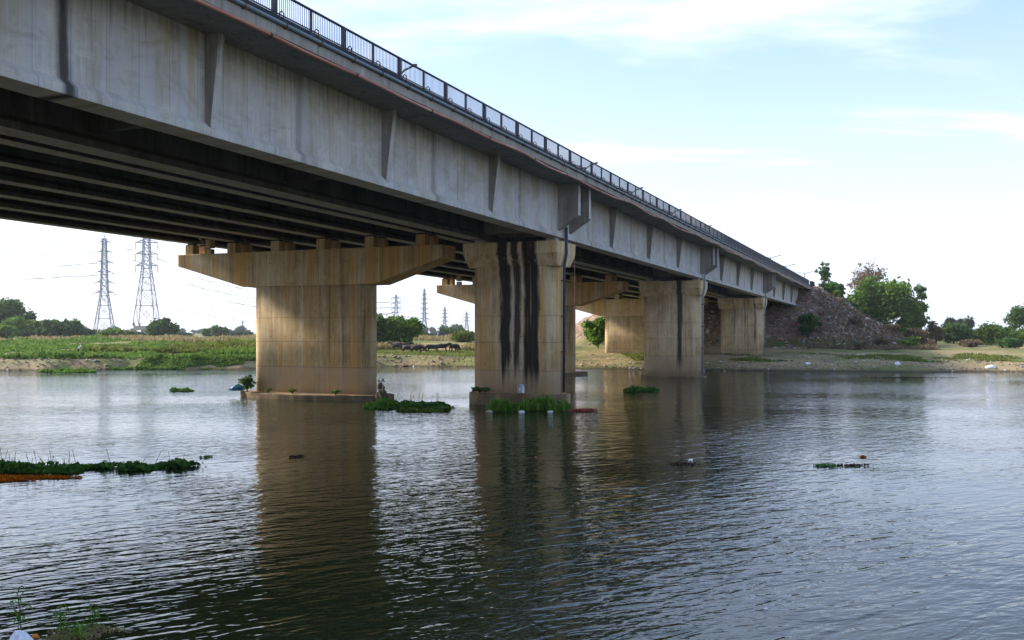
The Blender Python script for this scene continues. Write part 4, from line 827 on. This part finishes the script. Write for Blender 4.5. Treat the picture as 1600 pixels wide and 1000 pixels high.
# ------------------------------------------------------------------ pylons and cables
M_PYL = plain('pylon_steel', (0.25, 0.28, 0.34), 0.6, 0.0); M_INS = plain('insulator_brown', (0.07, 0.05, 0.05), 0.4); M_WIRE = plain('cable_grey', (0.16, 0.165, 0.18), 0.6)
def pylon(label, xp, Z, ytop, ybase, wbase, levels, armpx, style, bar=0.30, base_z=None, rz=0.2, pedestal=False):
    s = Z/1500; x = px(xp, Z); zb = EYE + (520-ybase)*s; zt = EYE + (520-ytop)*s; H_ = zt - zb; wb = wbase*s*0.5; wt = wb*0.16
    root = empty('lattice_pylon', (x, Z, zb), rz, label=label, cat='pylon', group='power pylons in the fields')
    lv = [EYE + (520-y_)*s - zb for y_ in levels]; kz = min(lv)*0.97
    def half(z):  # tapering, with a knee below the lowest arm
        if z < kz: return wb + (wb*0.36-wb)*z/kz
        return wb*0.36 + (wt-wb*0.36)*(z-kz)/(H_-kz)
    body = MB(); zs = [0]
    while zs[-1] < H_*0.93: zs.append(min(zs[-1] + max(half(zs[-1])*1.9, H_*0.035), H_))
    cs = ((1, 1), (-1, 1), (-1, -1), (1, -1))
    for a_, b_ in zip(zs, zs[1:]):
        p, q = half(a_), half(b_)
        for i, (cx, cy) in enumerate(cs):
            nx_, ny_ = cs[(i+1) % 4]
            body.bar((cx*p, cy*p, a_), (cx*q, cy*q, b_), bar*1.25); body.bar((cx*p, cy*p, a_), (nx_*q, ny_*q, b_), bar*0.65); body.bar((nx_*p, ny_*p, a_), (cx*q, cy*q, b_), bar*0.65); body.bar((cx*q, cy*q, b_), (nx_*q, ny_*q, b_), bar*0.6)
    body.bar((0, 0, H_*0.96), (0, 0, H_), bar); body.obj('lattice_body', M_PYL, root)
    tips = []
    for j, z in enumerate(lv):
        w_ = half(z); al = armpx*s*(1 - 0.09*(len(lv)-1-j) if style == 'tension' else 1)
        for sd_ in (-1, 1):
            ar = MB(); tip = (sd_*al, 0, z)
            for cy in (-w_, w_): ar.bar((sd_*w_, cy, z), tip, bar*0.8); ar.bar((sd_*w_, cy, z+al*0.28), tip, bar*0.8)
            for f_ in (0.35, 0.68): ar.bar((sd_*(w_+(al-w_)*f_), -w_*(1-f_), z), (sd_*(w_+(al-w_)*f_), -w_*(1-f_), z+al*0.28*(1-f_)), bar*0.5)
            a_o = ar.obj('cross_arm', M_PYL, root)
            if style == 'tension': e_ = (sd_*(al*1.32), 0, z-al*0.22)
            else: e_ = (sd_*al, 0, z-al*0.62)
            MB().tube([tip, e_], bar*0.55, 6).obj('insulator_string', M_INS, a_o); tips.append((root, e_))
    if pedestal:
        hh = zb - gz(x, Z); pb = MB().box((-wb*0.95, -wb*0.95, -hh*0.45), (wb*0.95, wb*0.95, -0.02)).box((-wb*0.42, -wb*0.42, -hh-1), (wb*0.42, wb*0.42, -hh*0.45-0.002)); pb.obj('pedestal', M_STONE, root, bevel=0.2)
        for cx, cy in cs: MB().box((cx*wb-0.5-cx*0.6, cy*wb-0.5-cy*0.6, -0.025), (cx*wb+0.5-cx*0.6, cy*wb+0.5-cy*0.6, 1.5)).obj('footing_block', M_STONE, root)
    return root, tips, rz
A1 = pylon('nearest steel lattice pylon with six pairs of arms, leftmost', 163, 560, 366, 525, 29, [378, 393, 409, 425, 441, 457], 13, 'tension', 0.34)
A2 = pylon('steel pylon on a concrete pedestal, right of the leftmost one', 229, 520, 335, 509, 33, [360, 379, 397, 415], 17, 'hang', 0.32, rz=0.1, pedestal=True)
B1 = pylon('small three armed pylon behind the spreading green tree', 619, 900, 457, 522, 12, [466, 474, 482], 7.5, 'hang', 0.40, rz=0.1)
B2 = pylon('tallest of the distant pylons between the two near piers', 663, 760, 449, 524, 12, [460, 467, 474, 482, 490, 498], 6.5, 'tension', 0.36)
B3 = pylon('third distant pylon, right of the tallest distant one', 695, 980, 477, 523, 9, [485, 490, 496, 502], 5.5, 'tension', 0.40)
B4 = pylon('faintest distant pylon beside the black streaked pier', 729, 1200, 486, 523, 8, [491, 496, 501], 5, 'hang', 0.42)
B5 = pylon('tiny pylon on the horizon left of the large hammerhead pier', 379, 1500, 500, 523, 5, [504, 509], 3, 'hang', 0.45)
def wpt(root, p): c_, s_ = math.cos(root.rotation_euler.z), math.sin(root.rotation_euler.z); return Vector((root.location.x + p[0]*c_ - p[1]*s_, root.location.y + p[0]*s_ + p[1]*c_, root.location.z + p[2]))
def cable(a, b, sag, label, r):
    pts = [a.lerp(b, k/24) + Vector((0, 0, -4*sag*(k/24)*(1-k/24))) for k in range(25)]; o = MB().tube(pts, r, 4).obj('power_cable', M_WIRE)
    tag(o, label, 'cable', 'power cables strung between the pylons')
for k, (root, e_) in enumerate(A1[1]):
    a_ = wpt(root, e_); cable(a_, a_ + Vector((-330, -40, 4)), 11, 'thin cable running left from the leftmost pylon', 0.11)
    if k % 2: cable(a_, wpt(B2[0], B2[1][k][1]), 12, 'thin cable from the leftmost pylon to the tallest distant pylon', 0.11)
for k, (root, e_) in enumerate(A2[1]):
    a_ = wpt(root, e_); j = min(k, len(B1[1])-1); cable(a_, wpt(B1[0], B1[1][j][1]), 13, 'thin cable sagging from the pedestal pylon towards the large hammerhead pier', 0.11)
    if k % 2 == 0: cable(a_, a_ + Vector((-300, -80, 8)), 10, 'thin cable running left from the pedestal pylon', 0.11)

# ------------------------------------------------------------------ animals and people
def skin_mesh(name, joints, edges, mats, pick, sub=2):
    """grow one continuous body over a skeleton: joints = {key: (pos, radius)}; pick(co) gives the material slot"""
    keys = list(joints); me = bpy.data.meshes.new(name+'_skeleton'); me.from_pydata([joints[k][0] for k in keys], [(keys.index(a), keys.index(b)) for a, b in edges], [])
    o = bpy.data.objects.new(name+'_tmp', me); COL.objects.link(o); m = o.modifiers.new('skin', 'SKIN'); m.use_smooth_shade = True
    for i, k in enumerate(keys):
        r_ = joints[k][1]; r_ = r_ if isinstance(r_, tuple) else (r_, r_); me.skin_vertices[0].data[i].radius = r_; me.skin_vertices[0].data[i].use_root = (i == 0)
    s_ = o.modifiers.new('sub', 'SUBSURF'); s_.levels = sub; s_.render_levels = sub
    dg = bpy.context.evaluated_depsgraph_get(); out = bpy.data.meshes.new_from_object(o.evaluated_get(dg)); out.name = name
    bpy.data.objects.remove(o); bpy.data.meshes.remove(me); out.materials.clear()
    for q in mats: out.materials.append(q)
    for p in out.polygons: p.material_index = pick(p.center); p.use_smooth = True
    return out
M_HIDE = plain('buffalo_hide', (0.022, 0.018, 0.016), 0.7); M_HORN = plain('horn', (0.06, 0.055, 0.05), 0.5)
def buffalo(seed, head):
    hz_, hx = (0.45, 1.62) if head == 'graze' else (1.32, 1.75)
    J = {'hip': ((-0.75, 0, 1.08), (0.36, 0.38)), 'mid': ((0.0, 0, 1.00), (0.43, 0.42)), 'chest': ((0.62, 0, 1.05), (0.36, 0.42)), 'wither': ((0.88, 0, 1.16), (0.26, 0.30)), 'neck': ((1.22, 0, (1.16+hz_)/2+0.10), (0.19, 0.22)), 'head': ((hx-0.10, 0, hz_+0.06), (0.155, 0.17)), 'muz': ((hx+0.22, 0, hz_-0.16), (0.09, 0.085)),
         'tail': ((-1.08, 0, 1.20), 0.05), 'tail2': ((-1.18, 0, 0.70), 0.025)}
    E_ = [('hip', 'mid'), ('mid', 'chest'), ('chest', 'wither'), ('wither', 'neck'), ('neck', 'head'), ('head', 'muz'), ('hip', 'tail'), ('tail', 'tail2')]
    r_ = random.Random(seed)
    for n_, bx_, s_ in (('fl', 'chest', 1), ('fr', 'chest', -1), ('hl', 'hip', 1), ('hr', 'hip', -1)):
        x0 = J[bx_][0][0] + (0.05 if bx_ == 'chest' else -0.05); st_ = (r_.random()-0.5)*0.28; back = bx_ == 'hip'
        J[n_+'a'] = ((x0 + (0.14 if back else 0), s_*0.23, 0.70), 0.145 if back else 0.12); J[n_+'b'] = ((x0 + st_*0.5 - (0.12 if back else 0), s_*0.22, 0.40), 0.075); J[n_+'c'] = ((x0 + st_ - (0.04 if back else 0), s_*0.21, 0.10), 0.055); J[n_+'d'] = ((x0 + st_ + 0.05, s_*0.21, 0.03), 0.07)
        E_ += [(bx_, n_+'a'), (n_+'a', n_+'b'), (n_+'b', n_+'c'), (n_+'c', n_+'d')]
    body = skin_mesh('body', J, E_, [M_HIDE], lambda c_: 0); h_ = Vector(J['head'][0]); horns = []
    for s_ in (-1, 1): horns.append(MB().tube([h_ + Vector((-0.02, s_*0.10, 0.10)), h_ + Vector((-0.10, s_*0.30, 0.12)), h_ + Vector((-0.32, s_*0.40, 0.22)), h_ + Vector((-0.48, s_*0.30, 0.36))], 0.05, 7, 0.012).mesh('horn', True))
    ears = [MB().loft([[tuple(h_ + Vector((-0.05+dx, s_*(0.12+dy), 0.02+dz))) for dx, dz in ((0.0, 0.05*w_), (0.03, 0), (0.0, -0.05*w_), (-0.03, 0))] for dy, w_ in ((0, 0.6), (0.12, 1.2), (0.22, 0.2))]).mesh('ear') for s_ in (-1, 1)]
    for m_ in horns: m_.materials.append(M_HORN)
    for m_ in ears: m_.materials.append(M_HIDE)
    return body, horns, ears
kinds = {'graze': buffalo(1, 'graze'), 'graze2': buffalo(5, 'graze'), 'stand': buffalo(2, 'stand')}
for xp, yp, rz, kd, lab in ((621, 553, 2.8, 'stand', 'dark buffalo standing leftmost in the herd'), (631, 551, 0.5, 'stand', 'dark buffalo half hidden behind the leftmost grazing one'), (637, 556, -0.3, 'graze', 'dark buffalo grazing, left of the herd centre'), (651, 556.5, -0.2, 'graze2', 'dark buffalo with head down at the herd centre'), (676, 556, 3.3, 'graze', 'largest looking dark buffalo, side on, right of the herd centre'), (690, 554.5, 0.25, 'stand', 'dark buffalo with head raised to the right'), (709, 555, 0.9, 'graze2', 'rightmost dark buffalo beside the dry grass')):
    Z = 141 + (556-yp)*1.6; x = px(xp, Z); o = empty('water_buffalo', (x, Z, gz(x, Z)-0.02), rz, label=lab, cat='buffalo', group='herd of buffaloes on the far bank')
    o.scale = (0.88, 0.95, 0.88); b_, hs, es = kinds[kd]; link('body', b_, None, o)
    for m_ in hs: link('horn', m_, None, o)
    for m_ in es: link('ear', m_, None, o)
M_SKIN = plain('skin', (0.20, 0.11, 0.07), 0.6); M_SHIRT = plain('white_cloth', (0.70, 0.71, 0.74), 0.8, var=0.08); M_TROUS = plain('dark_cloth', (0.02, 0.02, 0.03), 0.8); M_HAIR = plain('black_hair', (0.012, 0.010, 0.009), 0.6)
def person(label, xp, Z, rz, bend):
    x = px(xp, Z); o = empty('person', (x, Z, gz(x, Z)), rz, label=label, cat='person'); b_ = bend
    hip = Vector((0, 0, 0.92)); up = Vector((math.sin(b_), 0, math.cos(b_)))
    ch = hip + up*0.42; nk = hip + up*0.57; hd = nk + up*0.13 + Vector((0.04, 0, 0)); tp = hd + up*0.11
    J = {'hip': (tuple(hip), (0.14, 0.17)), 'waist': (tuple(hip + up*0.18), (0.12, 0.15)), 'chest': (tuple(ch), (0.13, 0.19)), 'neck': (tuple(nk), 0.06), 'head': (tuple(hd), (0.095, 0.085)), 'crown': (tuple(tp), (0.08, 0.075))}
    E_ = [('hip', 'waist'), ('waist', 'chest'), ('chest', 'neck'), ('neck', 'head'), ('head', 'crown')]
    for n_, s_ in (('l', 1), ('r', -1)):
        sh = ch + Vector((0, s_*0.19, 0.02)); el = sh + Vector((0.10 + 0.1*b_, s_*0.05, -0.28)); wr = el + Vector((0.16, -s_*0.02, -0.20)); ha = wr + Vector((0.07, 0, -0.07))
        J[n_+'sh'] = (tuple(sh), 0.065); J[n_+'el'] = (tuple(el), 0.048); J[n_+'wr'] = (tuple(wr), 0.034); J[n_+'ha'] = (tuple(ha), (0.04, 0.025))
        J[n_+'th'] = ((0.02, s_*0.10, 0.84), 0.095); J[n_+'kn'] = ((0.05 + s_*0.08, s_*0.11, 0.48), 0.062); J[n_+'an'] = ((-0.02 + s_*0.10, s_*0.11, 0.09), 0.042); J[n_+'to'] = ((0.14 + s_*0.10, s_*0.12, 0.035), (0.045, 0.03))
        E_ += [('chest', n_+'sh'), (n_+'sh', n_+'el'), (n_+'el', n_+'wr'), (n_+'wr', n_+'ha'), ('hip', n_+'th'), (n_+'th', n_+'kn'), (n_+'kn', n_+'an'), (n_+'an', n_+'to')]
    def pick(c_):
        along = (c_ - hip).dot(up)
        if c_.z < 0.07: return 0
        if c_.z < 0.90 and abs(c_.y) < 0.26 and c_.x < 0.28 and along < 0.10: return 2
        if along > 0.56: return 0
        lat = abs(c_.y) > 0.17 and (c_ - (hip + up*along)).length > 0.30
        return 0 if lat else 1
    link('body', skin_mesh('body', J, E_, [M_SKIN, M_SHIRT, M_TROUS], pick), None, o)
    bm = bmesh.new(); bmesh.ops.create_uvsphere(bm, u_segments=14, v_segments=9, radius=0.108)
    bmesh.ops.delete(bm, geom=[w_ for w_ in bm.verts if w_.co.z < -0.03 and w_.co.x > -0.05], context='VERTS'); me = bpy.data.meshes.new('hair'); bm.to_mesh(me); bm.free()
    h_ = link('hair', me, M_HAIR, o); h_.location = hd + up*0.07; h_.rotation_euler = (0, b_, 0)
    return o
person('person in white shirt and dark trousers bending forward on the left bank', 122, 131, 0.4, 0.75)
person('person in white shirt standing by the bushy tree at the right of the large pier', 587, 140, 2.6, 0.15)
# vehicle parked far off in the field
Z = 300; x = px(694, Z); car = empty('parked_van', (x, Z, gz(x, Z)), 0.25, label='small dark blue vehicle parked in the field beyond the buffaloes', cat='vehicle')
M_CAR = plain('dark_blue_paint', (0.03, 0.05, 0.10), 0.3); M_GLASS = plain('dark_glass', (0.02, 0.025, 0.03), 0.08); M_TYRE = plain('tyre', (0.02, 0.02, 0.02), 0.9)
MB().prism([(-2.0, 0.45), (2.0, 0.45), (2.05, 0.95), (1.35, 1.1), (0.85, 1.85), (-1.95, 1.9), (-2.05, 1.0)], 'y', -0.8, 0.8).obj('body', M_CAR, car, bevel=0.08)
for s_ in (-1, 1):
    MB().prism([(1.15, 1.15), (0.8, 1.72), (-1.7, 1.76), (-1.75, 1.15)], 'y', s_*0.803, s_*0.812).obj('side_window', M_GLASS, car)
    for wx in (-1.25, 1.3): MB().prism([(wx+0.33*math.cos(k*math.pi/8), 0.33+0.33*math.sin(k*math.pi/8)) for k in range(16)], 'y', s_*0.62, s_*0.84).obj('wheel', M_TYRE, car)

# ------------------------------------------------------------------ the air
t = NT('haze_air'); pv = t.n('ShaderNodeVolumePrincipled'); pv.inputs['Color'].default_value = (0.86, 0.92, 1.0, 1); pv.inputs['Density'].default_value = 0.00014; pv.inputs['Anisotropy'].default_value = 0.2
t.t.links.new(pv.outputs[0], t.out.inputs['Volume'])
haze_box = MB().box((-4300, -120, -3.5), (4300, 6300, 78)).obj('haze', t.m); tag(haze_box, kind='stuff')
